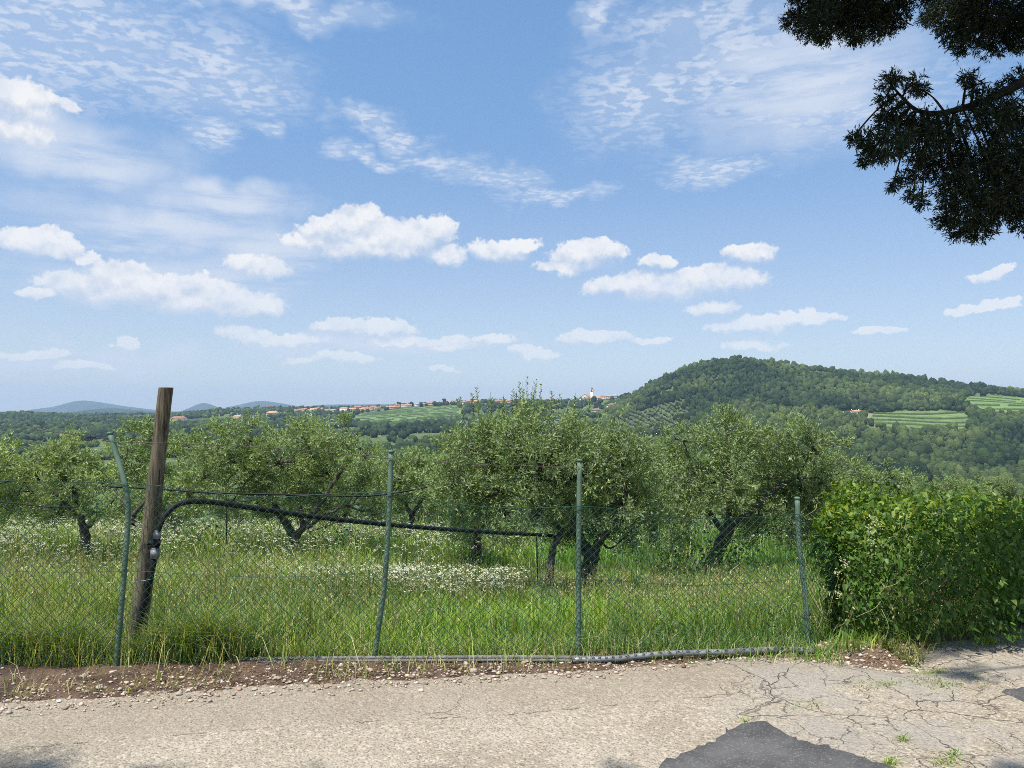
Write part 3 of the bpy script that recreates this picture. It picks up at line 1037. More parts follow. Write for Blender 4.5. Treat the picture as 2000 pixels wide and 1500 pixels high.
base = t.mix(t.math('MULTIPLY', right, t.math('MULTIPLY', t.step(blot, 0.42, 0.6), 0.55)), base, (0.289, 0.265, 0.233))
seam = t.math('ABSOLUTE', t.math('SUBTRACT', t.math('ADD', t.math('MULTIPLY_ADD', X, -0.20, Yc), t.math('MULTIPLY', blot2, 0.16)), 4.24))
crk = t.math('MAXIMUM', crk, t.math('MULTIPLY', t.math('MULTIPLY', t.step(seam, 0.006, 0.001), t.step(blot2, 0.46, 0.60)), t.math('MULTIPLY', t.step(X, 2.3, 1.7), 0.6)))
base = t.mix(t.math('MULTIPLY', crk, 0.75), base, (0.074, 0.055, 0.036))
t.put(b.inputs['Base Color'], base)
b.inputs['Roughness'].default_value = 0.92
b.inputs['Specular IOR Level'].default_value = 0.2
hgt = t.math('ADD', t.math('MULTIPLY', t.step(pebble, 0.0, 0.6, 1.0, 0.0), 0.5), t.math('MULTIPLY', grit, 0.6))
hgt = t.math('SUBTRACT', hgt, t.math('MULTIPLY', crk, 2.0))
t.put(b.inputs['Normal'], t.bump(hgt, 1.0, 0.010))
obj('road', np.stack([RX, RY, RZ], -1).reshape(-1, 3), rq, M_road, None, True)['kind'] = 'structure'

# dark asphalt repairs laid over the concrete
M_asph, t, b = mat('asphalt')
co = t.node('ShaderNodeTexCoord').outputs['Object']
s_ = t.node('ShaderNodeSeparateColor')
t.put(s_.inputs[0], t.voro(co, 150.0, out='Color'))
base = t.mix(t.step(t.noise(co, 5.0, 4.0, 0.6), 0.3, 0.7), (0.055, 0.053, 0.052), (0.100, 0.096, 0.090))
base = t.mix(t.math('MULTIPLY', t.step(s_.outputs[0], 0.78, 0.98), 0.6), base, (0.20, 0.18, 0.15))
t.put(b.inputs['Base Color'], base)
b.inputs['Roughness'].default_value = 0.9
t.put(b.inputs['Normal'], t.bump(t.noise(co, 180.0, 3.0, 0.6), 0.7, 0.005))


def ground_at(px, py):
    r = ray(px, py)
    d = EYE / -r[2]
    return r[0] * d, d


def patch(name, pix, seed, mid):
    gg = np.random.default_rng(seed)
    P = np.array([ground_at(*p) for p in pix])
    out = []
    for k in range(len(P)):
        a, b_ = P[k], P[(k + 1) % len(P)]
        n = max(2, int(np.linalg.norm(b_ - a) / 0.035))
        for s in np.linspace(0, 1, n, endpoint=False):
            out.append(a + (b_ - a) * s + gg.normal(0, 0.010, 2) + 0.03 * (np.array([fbm(k + s * n * 0.12, 1.0, seed), fbm(k + s * n * 0.12, 9.0, seed)]) - 0.5))
    out = np.array(out)
    c = np.array(ground_at(*mid))
    out = out[np.argsort(-np.arctan2(out[:, 1] - c[1], out[:, 0] - c[0]))]
    rings = [1.0, 0.98, 0.75, 0.5, 0.25]
    V = []
    for q, s in enumerate(rings):
        pts = c + (out - c) * s
        V.append(np.column_stack([pts, road_z(pts[:, 0], pts[:, 1]) + (0.010 if q else -0.004)]))
    n = len(out)
    V = np.vstack(V + [np.array([[c[0], c[1], road_z(c[0], c[1]) + 0.016]])])
    q = []
    k = np.arange(n)
    for r_ in range(len(rings) - 1):
        q.append(np.stack([r_ * n + k, r_ * n + (k + 1) % n, (r_ + 1) * n + (k + 1) % n, (r_ + 1) * n + k], -1))
    tr = np.stack([(len(rings) - 1) * n + k, (len(rings) - 1) * n + (k + 1) % n, np.full(n, len(V) - 1)], -1)
    o = obj(name, V, [np.vstack(q), tr], M_asph, None, True)
    o['kind'] = 'structure'
    return o


patch('asphalt_patch', [(1270, 1500), (1330, 1462), (1400, 1437), (1428, 1416), (1455, 1407), (1495, 1404), (1520, 1418), (1565, 1438), (1620, 1450), (1690, 1475), (1745, 1494), (1800, 1540), (1850, 1640), (1500, 1760), (1180, 1700), (1220, 1560)], 3, (1490, 1560))
patch('asphalt_patch', [(1958, 1352), (1985, 1347), (2040, 1344), (2160, 1350), (2160, 1420), (2040, 1385), (1990, 1368)], 5, (2060, 1368))

# ------------------------------------------------------------------ soil verge between road and fence
M_soil, t, b = mat('verge_soil')
co = t.node('ShaderNodeTexCoord').outputs['Object']
base = t.mix(t.step(t.noise(co, 5.0, 5.0, 0.65), 0.35, 0.65), (0.052, 0.028, 0.018), (0.140, 0.086, 0.054))
base = t.mix(t.math('MULTIPLY', t.step(t.noise(co, 40.0, 4.0, 0.65), 0.55, 0.75), 0.5), base, (0.20, 0.14, 0.09))
sx = t.node('ShaderNodeSeparateXYZ')
t.put(sx.inputs[0], co)
base = t.mix(t.math('MULTIPLY', t.step(sx.outputs[0], 0.0, 1.2), 0.6), base, (0.19, 0.125, 0.075))
t.put(b.inputs['Base Color'], base)
b.inputs['Roughness'].default_value = 0.95
t.put(b.inputs['Normal'], t.bump(t.noise(co, 60.0, 5.0, 0.7), 0.9, 0.02))
vx = np.linspace(-8, 8, 420)
vt = np.linspace(0, 1, 26)
VX, VT = np.meshgrid(vx, vt, indexing='ij')
y0 = road_edge(VX) - 0.04
y1 = 5.35 + back_shift(VX) + 0.1
y1 = np.maximum(y1, y0 + 0.3)
VY = y0 + (y1 - y0) * VT
lump = 0.030 * fbm(VX * 4, VY * 4, 51, 4) + 0.022 * fbm(VX * 15, VY * 15, 52, 2)
VZ = np.where(VT < 0.5, np.minimum(road_z(VX, VY), 0.02), near_z(VX, VY)) - 0.022 + lump * sstep(VT, 0.0, 0.14) + 0.02 * sstep(VT, 0.05, 0.4) - 0.03 * sstep(VT, 0.75, 1.0)
n_, m_ = VX.shape
i = np.arange(n_ - 1)[:, None] * m_
j = np.arange(m_ - 1)[None]
vq = np.stack([i + j, i + m_ + j, i + m_ + j + 1, i + j + 1], -1).reshape(-1, 4)
obj('verge', np.stack([VX, VY, VZ], -1).reshape(-1, 3), vq, M_soil, None, True)['kind'] = 'structure'


def verge_z(x, y):
    v0 = road_edge(x) - 0.04
    v1 = np.maximum(5.35 + back_shift(x) + 0.1, v0 + 0.3)
    tt = np.clip((y - v0) / (v1 - v0), 0, 1)
    lump = 0.030 * fbm(x * 4, y * 4, 51, 4) + 0.022 * fbm(x * 15, y * 15, 52, 2)
    return np.where(tt < 0.5, np.minimum(road_z(x, y), 0.02), near_z(x, y)) - 0.022 + lump * sstep(tt, 0.0, 0.14) + 0.02 * sstep(tt, 0.05, 0.4) - 0.03 * sstep(tt, 0.75, 1.0)


# ------------------------------------------------------------------ orchard ground
ox_ = np.concatenate([np.linspace(-48, -14, 24, endpoint=False), np.linspace(-14, 14, 130, endpoint=False), np.linspace(14, 48, 25)])
oy_ = np.concatenate([np.linspace(4.95, 20, 90, endpoint=False), np.linspace(20, 60, 50)])
OX, OY = np.meshgrid(ox_, oy_, indexing='ij')
OZ = near_z(OX, OY) - 0.03
OYs = OY + back_shift(OX) * sstep(OY, 12, 5)
OZ = near_z(OX, OYs) - 0.02
n_, m_ = OX.shape
i = np.arange(n_ - 1)[:, None] * m_
j = np.arange(m_ - 1)[None]
oq = np.stack([i + j, i + m_ + j, i + m_ + j + 1, i + j + 1], -1).reshape(-1, 4)


def bare(x, y):
    """the mown, half bare strip between the olive rows"""
    c = 11.1 + 0.10 * x + 0.4 * (fbm(x * 0.5, x * 0 + 3, 61) - 0.5)
    return np.exp(-((y - c) / 0.42) ** 2) * sstep(fbm(x * 0.7, y * 0.7, 62), 0.25, 0.55)


bw = bare(OX, OYs)[..., None]
nn = fbm(OX * 1.5, OYs * 1.5, 63)[..., None]
oc = np.array([0.055, 0.075, 0.022]) * (1 - nn) + np.array([0.12, 0.115, 0.05]) * nn
oc = oc * (1 - bw) + np.array([0.40, 0.28, 0.19]) * bw
M_orch = col_mat('orchard_soil', 0.95, 0.35, 9.0, 0.6, 30.0, 0.03)
obj('orchard_ground', np.stack([OX, OYs, OZ], -1).reshape(-1, 3), oq, M_orch, None, True, oc.reshape(-1, 3))['kind'] = 'structure'

# ------------------------------------------------------------------ chain-link fence
M_green, t, b = mat('green_paint')
co = t.node('ShaderNodeTexCoord').outputs['Object']
base = t.mix(t.step(t.noise(co, 9.0, 4.0, 0.6), 0.3, 0.7), (0.075, 0.130, 0.088), (0.120, 0.185, 0.128))
base = t.mix(t.step(t.noise(co, 38.0, 4.0, 0.65), 0.60, 0.70), base, (0.15, 0.12, 0.085))
base = t.mix(t.math('MULTIPLY', t.step(t.noise(co, 22.0, 3.0, 0.6), 0.58, 0.72), 0.5), base, (0.19, 0.24, 0.19))
t.put(b.inputs['Base Color'], base)
b.inputs['Roughness'].default_value = 0.65
b.inputs['Specular IOR Level'].default_value = 0.3
t.put(b.inputs['Normal'], t.bump(t.noise(co, 60.0, 3.0, 0.6), 0.25, 0.003))
M_wire = simple('green_wire', (0.014, 0.055, 0.035), 0.5, 0, 0.3)
M_rust = simple('dark_wire', (0.07, 0.06, 0.05), 0.6, 0.4, 0.3)
fence = empty('chain_link_fence', (0, 4.9, 0), 'sagging green chain-link fence with bent posts between road and olives', 'fence')
FO = np.array([0, 4.9, 0])


def pp(px, py, d):
    return at(px, py, d)


POSTS = [
    [at(-150, 1308, 4.72), at(-150, 1000, 4.72), at(-152, 850, 4.74)],
    [at(226, 1312, 4.78), at(240, 1150, 4.78), at(250, 1010, 4.80), at(246, 955, 4.80), at(233, 905, 4.82), at(215, 847, 4.84)],
    [at(731, 1292, 4.90), at(741, 1215, 4.90), at(751, 1140, 4.90), at(760, 1000, 4.90), at(764, 883, 4.90)],
    [at(1130, 1290, 4.90), at(1130, 1100, 4.90), at(1132, 900, 4.90)],
    [at(1579, 1268, 5.12), at(1572, 1160, 5.12), at(1561, 1060, 5.14), at(1557, 974, 5.16)],
    [at(1640, 1240, 5.62), at(1640, 1062, 5.62)],
]
POSTS = [np.array(p) for p in POSTS]
for k, P in enumerate(POSTS):
    Pb = np.vstack([P[0] - np.array([0, 0, 0.12]), P])
    path = curve(Pb, 26) if len(Pb) > 3 else Pb
    m = MB().tube(path - FO, 0.0165, 10)
    po = m.build('post', M_green, fence, True)
    tip = P[-1] - FO
    MB().tube([tip - np.array([0, 0, 0.002]), tip + np.array([0, 0, 0.012])], [0.0205, 0.016], 10).build('cap', M_green, po, True)
TOPZ = [1.20, 1.145, 1.075, 0.99, 0.905, 0.62]


def post_at(k, z):
    P = POSTS[k]
    return np.stack([np.interp(z, P[:, 2], P[:, 0]), np.interp(z, P[:, 2], P[:, 1])], -1)


CW = 0.056
seglen = [np.linalg.norm(POSTS[k + 1][0][:2] - POSTS[k][0][:2]) for k in range(5)]
cum = np.concatenate([[0], np.cumsum(seglen)])
ncol = int(cum[-1] / (CW / 2))
nrow = 38


def mesh_pt(s, t_):
    """point of the woven mesh: s metres along, t 0..1 up"""
    s = np.asarray(s, float)
    t_ = np.asarray(t_, float)
    k = np.clip(np.searchsorted(cum, s, side='right') - 1, 0, 4)
    f = (s - cum[k]) / np.array(seglen)[k]
    top = np.interp(s, cum, TOPZ) - 0.05 * np.sin(np.clip(f, 0, 1) * math.pi) ** 1.5 * np.where(k == 0, 0.3, 1.0)
    z = 0.03 + (top - 0.03) * t_
    out = np.zeros((len(s), 3))
    for kk in range(5):
        w = k == kk
        a, b_ = post_at(kk, z[w]), post_at(kk + 1, z[w])
        ff = f[w][:, None]
        out[w, :2] = a * (1 - ff) + b_ * ff
    belly = 0.03 * np.sin(f * math.pi) * np.sin(t_ * math.pi)
    out[:, 1] -= 0.024 + belly * (0.4 + 0.9 * vnoise(s * 1.7, t_ * 2, 71))
    out[:, 0] += 0.018 * (vnoise(s * 2.5, t_ * 3, 72) - 0.5)
    out[:, 2] = z + 0.015 * (vnoise(s * 2.1, t_ * 3, 73) - 0.5)
    return out


II, JJ = np.meshgrid(np.arange(ncol + 1), np.arange(nrow + 1), indexing='ij')
node = mesh_pt(II.ravel() * CW / 2, JJ.ravel() / nrow).reshape(ncol + 1, nrow + 1, 3)
A, B = [], []
for di in (1, -1):
    ii, jj = np.meshgrid(np.arange(ncol + 1), np.arange(nrow), indexing='ij')
    okm = ((ii + jj) % 2 == 0) & (ii + di >= 0) & (ii + di <= ncol)
    A.append(node[ii[okm], jj[okm]])
    B.append(node[ii[okm] + di, jj[okm] + 1])
A, B = np.vstack(A), np.vstack(B)


def prisms(A, B, r):
    """three-sided rods between point pairs"""
    d = nrm(B - A)
    ref = np.where(np.abs(d[:, 2:3]) < 0.9, np.array([[0, 0, 1.0]]), np.array([[1.0, 0, 0]]))
    a = nrm(np.cross(d, ref))
    b_ = np.cross(d, a)
    V = []
    for base_, in ((A,), (B,)):
        for k in range(3):
            th = k * 2 * math.pi / 3 + 0.5
            V.append(base_ + r * (math.cos(th) * a + math.sin(th) * b_))
    V = np.stack(V, 1)
    n = len(A)
    q = np.array([[0, 1, 4, 3], [1, 2, 5, 4], [2, 0, 3, 5]])
    Q = (q[None] + (np.arange(n) * 6)[:, None, None]).reshape(-1, 4)
    return V.reshape(-1, 3), Q


V, Q = prisms(A - FO, B - FO, 0.0016)
wm = obj('woven_mesh', V, Q, M_wire, fence)
wm['kind'] = 'stuff'
for t_, rr in ((1.0, 0.0022), (0.52, 0.0016)):
    ss = np.linspace(0.02, cum[-1] - 0.02, 120)
    MB().tube(mesh_pt(ss, np.full(len(ss), t_)) - FO, rr, 5).build('tension_wire', M_wire, fence)
# wire ties holding the mesh to the posts
for k in range(1, 5):
    mb = MB()
    for z in (0.25, 0.6, TOPZ[k] - 0.02):
        c = np.array([*post_at(k, np.array(z)), z])
        th = np.linspace(0, 2 * math.pi, 11)
        mb.tube(np.column_stack([c[0] + 0.022 * np.cos(th), c[1] - 0.003 + 0.026 * np.sin(th), c[2] + 0.004 * np.cos(th)]) - FO, 0.0022, 4)
    mb.build('wire_tie', M_wire, fence)
# barbed strand over the post heads
tops = [at(-150, 812, 4.74), at(178, 853, 4.82), at(214, 862, 4.82), at(400, 868, 4.85), at(600, 880, 4.88), at(764, 896, 4.88), at(950, 908, 4.88), at(1131, 912, 4.88)]
bw_ = curve(tops, 120)
bm_ = MB().tube(bw_ - FO, 0.0022, 4)
gb = np.random.default_rng(3)
for s in range(6, len(bw_) - 2, 3):
    for q in range(2):
        dv = gb.normal(size=3) * np.array([0.4, 1, 1])
        dv = dv / np.linalg.norm(dv) * 0.014
        bm_.tube([bw_[s] - dv - FO, bw_[s] + dv - FO], 0.0012, 3)
bm_.build('barbed_wire', M_rust, fence)
snag = MB()
c = at(178, 854, 4.82)
for q in range(7):
    dv = gb.normal(size=3) * 0.018
    snag.tube(curve([c - dv - FO, c + gb.normal(size=3) * 0.012 - FO, c + dv - FO], 6), 0.0016, 3)
snag.build('wire_knot', M_rust, fence)

# ------------------------------------------------------------------ tubes lying along the foot of the fence
M_galv = simple('weathered_tube', (0.22, 0.225, 0.225), 0.5, 0.35, 0.4, 0.35, 18.0, 0.15)
M_oldwood = simple('weathered_rail', (0.15, 0.147, 0.138), 0.85, 0.0, 0.2, 0.4, 22.0, 0.3)
P = curve([at(470, 1291, 4.86), at(620, 1288, 4.86), at(800, 1287, 4.87), at(1000, 1286, 4.87), at(1180, 1287, 4.88), at(1300, 1285, 4.90)], 40)
P[:, 2] = np.maximum(P[:, 2], 0.030)
rail = MB()
for k, (dy, dz, rr) in enumerate(((0, 0.008, 0.0125), (-0.012, -0.007, 0.0095), (0.014, -0.006, 0.010))):
    rail.tube(P + np.array([0, dy, dz]), rr, 8)
tag(rail.build('fence_rail', M_oldwood, None, True), 'grooved grey rail lying along the middle of the fence foot', 'rail')
P2 = curve([at(1118, 1289, 4.83), at(1200, 1286, 4.84), at(1300, 1277, 4.89), at(1420, 1273, 4.93), at(1520, 1268.5, 5.0), at(1590, 1271, 5.02)], 40)
P2[:, 2] = np.maximum(P2[:, 2], 0.024)
tb = MB().tube(P2, 0.0185, 12)
root = tb.build('metal_tube', M_galv, None, True)
tag(root, 'round grey metal tube lying at the fence foot towards the hedge', 'tube')
d0 = nrm(P2[0] - P2[1])
MB().tube([P2[0] + d0 * 0.001, P2[0] + d0 * 0.003], [0.0155, 0.0155], 12).build('dark_end', simple('hollow_shade', (0.02, 0.02, 0.02), 0.9), root)  # dark disc stands for the shade inside the tube mouth
# loops of the fence mesh wrapped round the tube
wr = MB()
for s in np.arange(0.6, len(P2) - 1.2, 0.62):
    i_ = int(s)
    f = s - i_
    c = P2[i_] * (1 - f) + P2[i_ + 1] * f
    th = np.linspace(-0.6, 3.8, 9)
    dirn = 1 if (int(s / 0.62) % 2) else -1
    wr.tube(np.column_stack([c[0] + dirn * 0.018 * np.cos(th), c[1] - 0.020 * np.sin(th + 0.8), c[2] + 0.021 * np.cos(th - 0.4) * 0.98]) - FO, 0.0017, 3)
wr.build('mesh_loop', M_wire, fence)

# ------------------------------------------------------------------ wooden post
M_wood, t, b = mat('split_chestnut')
co = t.node('ShaderNodeTexCoord').outputs['Object']
gr = t.noise(t.vec('MULTIPLY', co, (60.0, 60.0, 5.0)), 1.0, 6.0, 0.65, 0.5)
gr2 = t.noise(t.vec('MULTIPLY', co, (22.0, 22.0, 1.6)), 1.0, 4.0, 0.6)
base = t.mix(t.step(gr, 0.35, 0.66), (0.048, 0.037, 0.022), (0.160, 0.132, 0.082))
base = t.mix(t.math('MULTIPLY', t.step(gr2, 0.5, 0.68), 0.6), base, (0.17, 0.165, 0.11))
cut = t.step(t.noise(t.vec('MULTIPLY', co, (90.0, 90.0, 3.0)), 1.0, 2.0, 0.5), 0.60, 0.66)
base = t.mix(t.math('MULTIPLY', cut, 0.85), base, (0.025, 0.018, 0.010))
t.put(b.inputs['Base Color'], base)
b.inputs['Roughness'].default_value = 0.9
t.put(b.inputs['Normal'], t.bump(t.math('SUBTRACT', gr, cut), 0.8, 0.006))
wp0, wp1 = at(262, 1262, 5.12), at(327, 757, 5.12)
wp0 = wp0 + (wp0 - wp1) * 0.06
pw = empty('wooden_post', wp0, 'weathered wooden post leaning above the fence', 'post')
n = 34
B_ = np.linspace(0, 1, n)
sd_ = 20
V = []
for k, s in enumerate(B_):
    c = (wp1 - wp0) * s + np.array([0.010 * math.sin(s * 5), 0, 0])
    rr = 0.060 - 0.015 * s
    for q in range(sd_):
        th = q * 2 * math.pi / sd_
        w = 1 + 0.09 * (vnoise(th * 1.9 + 3, s * 2.5, 81) - 0.5) + 0.05 * math.sin(th * 3 + s * 1.5) + 0.07 * (vnoise(q * 0.9, s * 5, 83) - 0.5)
        V.append(c + np.array([math.cos(th) * rr * w, math.sin(th) * rr * w, 0]))
i = np.arange(n - 1)[:, None] * sd_
j = np.arange(sd_)[None]
q = np.stack([i + j, i + (j + 1) % sd_, i + sd_ + (j + 1) % sd_, i + sd_ + j], -1).reshape(-1, 4)
obj('shaft', V, q, M_wood, pw, True)
top = np.array(V[-sd_:])
ctop = top.mean(0) + np.array([0, 0, 0.004])
k = np.arange(sd_)
obj('sawn_end', np.vstack([top, ctop]), np.stack([k, (k + 1) % sd_, np.full(sd_, sd_)], -1), simple('end_grain', (0.30, 0.24, 0.15), 0.9, vary=0.3, scale=60), pw)

# ------------------------------------------------------------------ irrigation pipe with its coupling
M_black = simple('black_pipe', (0.010, 0.010, 0.011), 0.6, 0, 0.2, 0.25, 30.0)
M_grey = simple('coupling_grey', (0.17, 0.175, 0.19), 0.45, 0, 0.4, 0.2, 40.0)
ip = empty('irrigation_pipe', at(266, 1262, 5.02), 'thick black water pipe rising by the wooden post and bending to the olives', 'pipe')
IO = np.array(ip.location)
lowp = curve([at(263, 1275, 5.03), at(272, 1215, 5.02), at(288, 1150, 5.03), at(302, 1088, 5.04)], 16)
MB().tube(lowp - IO, 0.0205, 12).build('riser', M_black, ip, True)
upp = curve([at(306, 1050, 5.04), at(313, 1025, 5.05), at(326, 1003, 5.07), at(348, 985, 5.12), at(385, 979, 5.20), at(440, 984, 5.35), at(520, 996, 5.6), at(620, 1010, 6.0), at(750, 1024, 6.5), at(900, 1036, 7.3), at(1000, 1042, 8.1), at(1064, 1045, 8.9), at(1082, 1047, 9.12)], 80)
MB().tube(upp - IO, np.linspace(0.0175, 0.020, len(upp)), 12).build('pipe', M_black, ip, True)
c0, c1 = at(302, 1090, 5.04), at(308, 1036, 5.045)
cp = empty('coupling', (0, 0, 0))
bpy.data.objects.remove(cp)
L = c1 - c0
cpl = MB()
for s0, s1, r0, r1 in ((0.0, 0.05, 0.026, 0.028), (0.05, 0.30, 0.030, 0.030), (0.30, 0.36, 0.026, 0.026)):
    cpl.tube([c0 + L * s0 - IO, c0 + L * s1 - IO], [r0, r1], 14)
lowc = cpl.build('coupling', M_grey, ip, True)
cpl = MB()
for s0, s1, r0, r1 in ((0.36, 0.44, 0.022, 0.022), (0.44, 0.66, 0.027, 0.027), (0.66, 0.72, 0.022, 0.020)):
    cpl.tube([c0 + L * s0 - IO, c0 + L * s1 - IO], [r0, r1], 14)
cpl.build('valve_body', M_black, ip, True)
cpl = MB()
for s0, s1, r0, r1 in ((0.70, 0.74, 0.020, 0.026), (0.74, 0.94, 0.026, 0.025), (0.94, 1.0, 0.021, 0.019)):
    cpl.tube([c0 + L * s0 - IO, c0 + L * s1 - IO], [r0, r1], 14)
cpl.build('coupling', M_grey, ip, True)
cc = c0 + L * 0.55
MB().tube([cc + np.array([-0.055, 0.0, 0.0]) - IO, cc + np.array([-0.015, 0, 0]) - IO], [0.016, 0.012], 8).build('valve_lever', M_black, ip, True)
M_tie = simple('tie_wire', (0.35, 0.35, 0.34), 0.4, 0.8)
th = np.linspace(0, 2 * math.pi, 15)
mt = at(292, 1130, 5.07)
MB().tube(np.column_stack([mt[0] + 0.075 * np.cos(th) - 0.02, mt[1] + 0.075 * np.sin(th), mt[2] + 0.01 * np.cos(th)]) - IO, 0.002, 4).build('tie_wire', M_tie, ip)
# ------------------------------------------------------------------ olive trees
M_obark, t, b = mat('olive_bark')
co = t.node('ShaderNodeTexCoord').outputs['Object']
n1_ = t.noise(t.vec('MULTIPLY', co, (26.0, 26.0, 7.0)), 1.0, 6.0, 0.65, 0.6)
base = t.mix(t.step(n1_, 0.35, 0.68), (0.028, 0.023, 0.017), (0.115, 0.098, 0.078))
base = t.mix(t.math('MULTIPLY', t.step(t.noise(co, 7.0, 4.0, 0.6), 0.52, 0.7), 0.5), base, (0.15, 0.16, 0.10))
t.put(b.inputs['Base Color'], base)
b.inputs['Roughness'].default_value = 0.92
t.put(b.inputs['Normal'], t.bump(n1_, 0.9, 0.02))
M_olive = leaf_mat('olive_leaf', 0.32, 0.025, 0.5, (0.29, 0.36, 0.21))
ZUP = np.array([0, 0, 1.0])


def diamonds(base, d, side, L, w, col, bow=0.0):
    """flat pointed leaves as quads: base, two shoulders, tip"""
    n = len(base)
    nn_ = np.cross(d, side)
    mid = base + d * (L * 0.45)[:, None] + nn_ * (bow * L)[:, None] if np.ndim(bow) else base + d * (L * 0.45)[:, None] + nn_ * (bow * L[:, None])
    V = np.stack([base, mid + side * (w / 2)[:, None], base + d * L[:, None], mid - side * (w / 2)[:, None]], 1)
    Q = np.arange(n * 4).reshape(n, 4)
    return V.reshape(-1, 3), Q, np.repeat(col, 4, 0)


def leaf_cols(n, g, warm=0.0, lum=1.0):
    a, b_, c = np.array([0.100, 0.165, 0.050]), np.array([0.215, 0.300, 0.092]), np.array([0.360, 0.440, 0.125])
    t_ = g.uniform(0, 1, (n, 1))
    w = (g.uniform(0, 1, (n, 1)) < 0.16 + warm) * 1.0
    o = (a * (1 - t_) + b_ * t_) * (1 - w) + c * w
    y_ = (g.uniform(0, 1, (n, 1)) < 0.012) * 1.0
    return (o * (1 - y_) + np.array([0.30, 0.20, 0.05]) * y_) * lum


def twig_leaves(P0, D, Ls, nl, g, leaf_l, leaf_w, warm=0.0, lum=None):
    """leaves in pairs along many twigs at once"""
    n = len(P0)
    t_ = np.linspace(0.12, 1.0, nl)[None] + g.uniform(-0.03, 0.03, (n, nl))
    droop = g.uniform(-0.1, 0.35, (n, 1))
    pos = P0[:, None] + D[:, None] * (Ls[:, None] * t_)[..., None]
    pos[..., 2] -= droop * Ls[:, None] * t_ ** 2
    perp = rand_dirs(n, g)
    perp = nrm(perp - D * (perp * D).sum(1, keepdims=True))
    perp2 = np.cross(D, perp)
    ang = (np.arange(nl) * math.pi / 2)[None] + g.uniform(-0.5, 0.5, (n, nl)) + (np.arange(nl) % 2)[None] * math.pi
    sd = np.cos(ang)[..., None] * perp[:, None] + np.sin(ang)[..., None] * perp2[:, None]
    op = g.uniform(0.45, 1.05, (n, nl, 1))
    ld = nrm(D[:, None] * (1 - 0.35 * op) + sd * op * 0.9)
    rr = g.normal(size=(n, nl, 3))
    side = nrm(np.cross(ld, nrm(sd * 0.8 + rr * 0.45 + ZUP * 0.3)))
    L = leaf_l * g.uniform(0.65, 1.2, (n, nl)) * (1.0 - 0.25 * (t_ > 0.92))
    w = leaf_w * g.uniform(0.75, 1.2, (n, nl))
    k = n * nl
    tl = (g.uniform(0.82, 1.18, (n, 1, 1)) if lum is None else lum[:, None, None]) * np.ones((n, nl, 3))
    col = leaf_cols(k, g, warm) * tl.reshape(k, 3)
    return diamonds(pos.reshape(k, 3), ld.reshape(k, 3), side.reshape(k, 3), L.ravel(), w.ravel(), col)


def olive(root_p, stems, lobes, g, label, group=None, leaf=(0.060, 0.0135), dens=1.0, warm=0.0, shoots=(), name='olive_tree', stemr=0.08, nl=16):
    """an olive from its stems (polylines with radii) and the rounded masses of its crown"""
    root_p = np.asarray(root_p, float)
    root = empty(name, root_p, label, 'tree', group)
    wood = MB()
    anchors = []
    for si, (path, r0, r1) in enumerate(stems):
        c = curve(np.asarray(path) - root_p, 6 * len(path))
        c = c + g.normal(0, 0.008, c.shape)
        rr = np.linspace(r0, r1, len(c)) * (1 + g.uniform(-0.08, 0.12, len(c)))
        if c[0][2] < 0.15:
            rr[:2] *= 1.25
        MB().tube(c, rr, 9).build('trunk' if si == 0 else 'limb', M_obark, root, True)
        anchors.append(c[len(c) // 3:])
    anchors = np.vstack(anchors)
    LV, LQ, LC, nv = [], [], [], 0
    for (c, s) in lobes:
        c = np.asarray(c) - root_p
        s = np.asarray(s)
        a = anchors[np.argmin(((anchors - c) ** 2).sum(1))]
        mid = (a + c) / 2 + g.normal(0, 0.06, 3)
        wood.tube(curve([a, mid, c], 8), np.linspace(0.020, 0.009, 9), 5)
        vol = s[0] * s[1] * s[2] * 4.19
        ns = max(7, int(48 * dens * (vol / 0.9) ** 0.72))
        dirs = rand_dirs(ns, g)
        dirs[:, 2] = dirs[:, 2] * 0.9 + 0.12
        rad = g.uniform(0.25, 1.0, ns) ** 0.55
        sp_ = c + dirs * rad[:, None] * s * (0.86 + 0.3 * g.uniform(0, 1, (ns, 1)))
        for q in sp_:
            m_ = (c + q) / 2 + g.normal(0, 0.04, 3)
            wood.tube([c + (q - c) * 0.05, m_, q], [0.007, 0.005, 0.003], 3, cap=False)
        nt = 11
        lumS = g.uniform(0.80, 1.2, ns)
        P0 = np.repeat(sp_, nt, 0) + g.normal(0, 0.05, (ns * nt, 3))
        D = nrm(np.repeat(dirs, nt, 0) * 0.55 + ZUP * 0.40 + rand_dirs(ns * nt, g) * 0.85)
        Ls = g.uniform(0.16, 0.36, ns * nt)
        P0 = P0 - D * 0.05
        V, Q, C = twig_leaves(P0, D, Ls, nl, g, leaf[0], leaf[1], warm, np.repeat(lumS, nt))
        LV.append(V)
        LQ.append(Q + nv)
        LC.append(C)
        nv += len(V)
    if len(shoots):
        sb = np.array([np.asarray(q[0]) - root_p for q in shoots])
        st = np.array([np.asarray(q[1]) - root_p for q in shoots])
        for a_, b_ in zip(sb, st):
            wood.tube([a_, b_], [0.004, 0.0015], 3, cap=False)
        D = st - sb
        Ls = np.linalg.norm(D, axis=1)
        V, Q, C = twig_leaves(sb, D / Ls[:, None], Ls, 26, g, leaf[0] * 0.85, leaf[1] * 1.05, 0.2)
        LV.append(V)
        LQ.append(Q + nv)
        LC.append(C)
        nv += len(V)
    wood.build('branches', M_obark, root, True)['kind'] = 'stuff'
    obj('crown', np.vstack(LV), np.vstack(LQ), M_olive, root, False, np.vstack(LC))
    return root


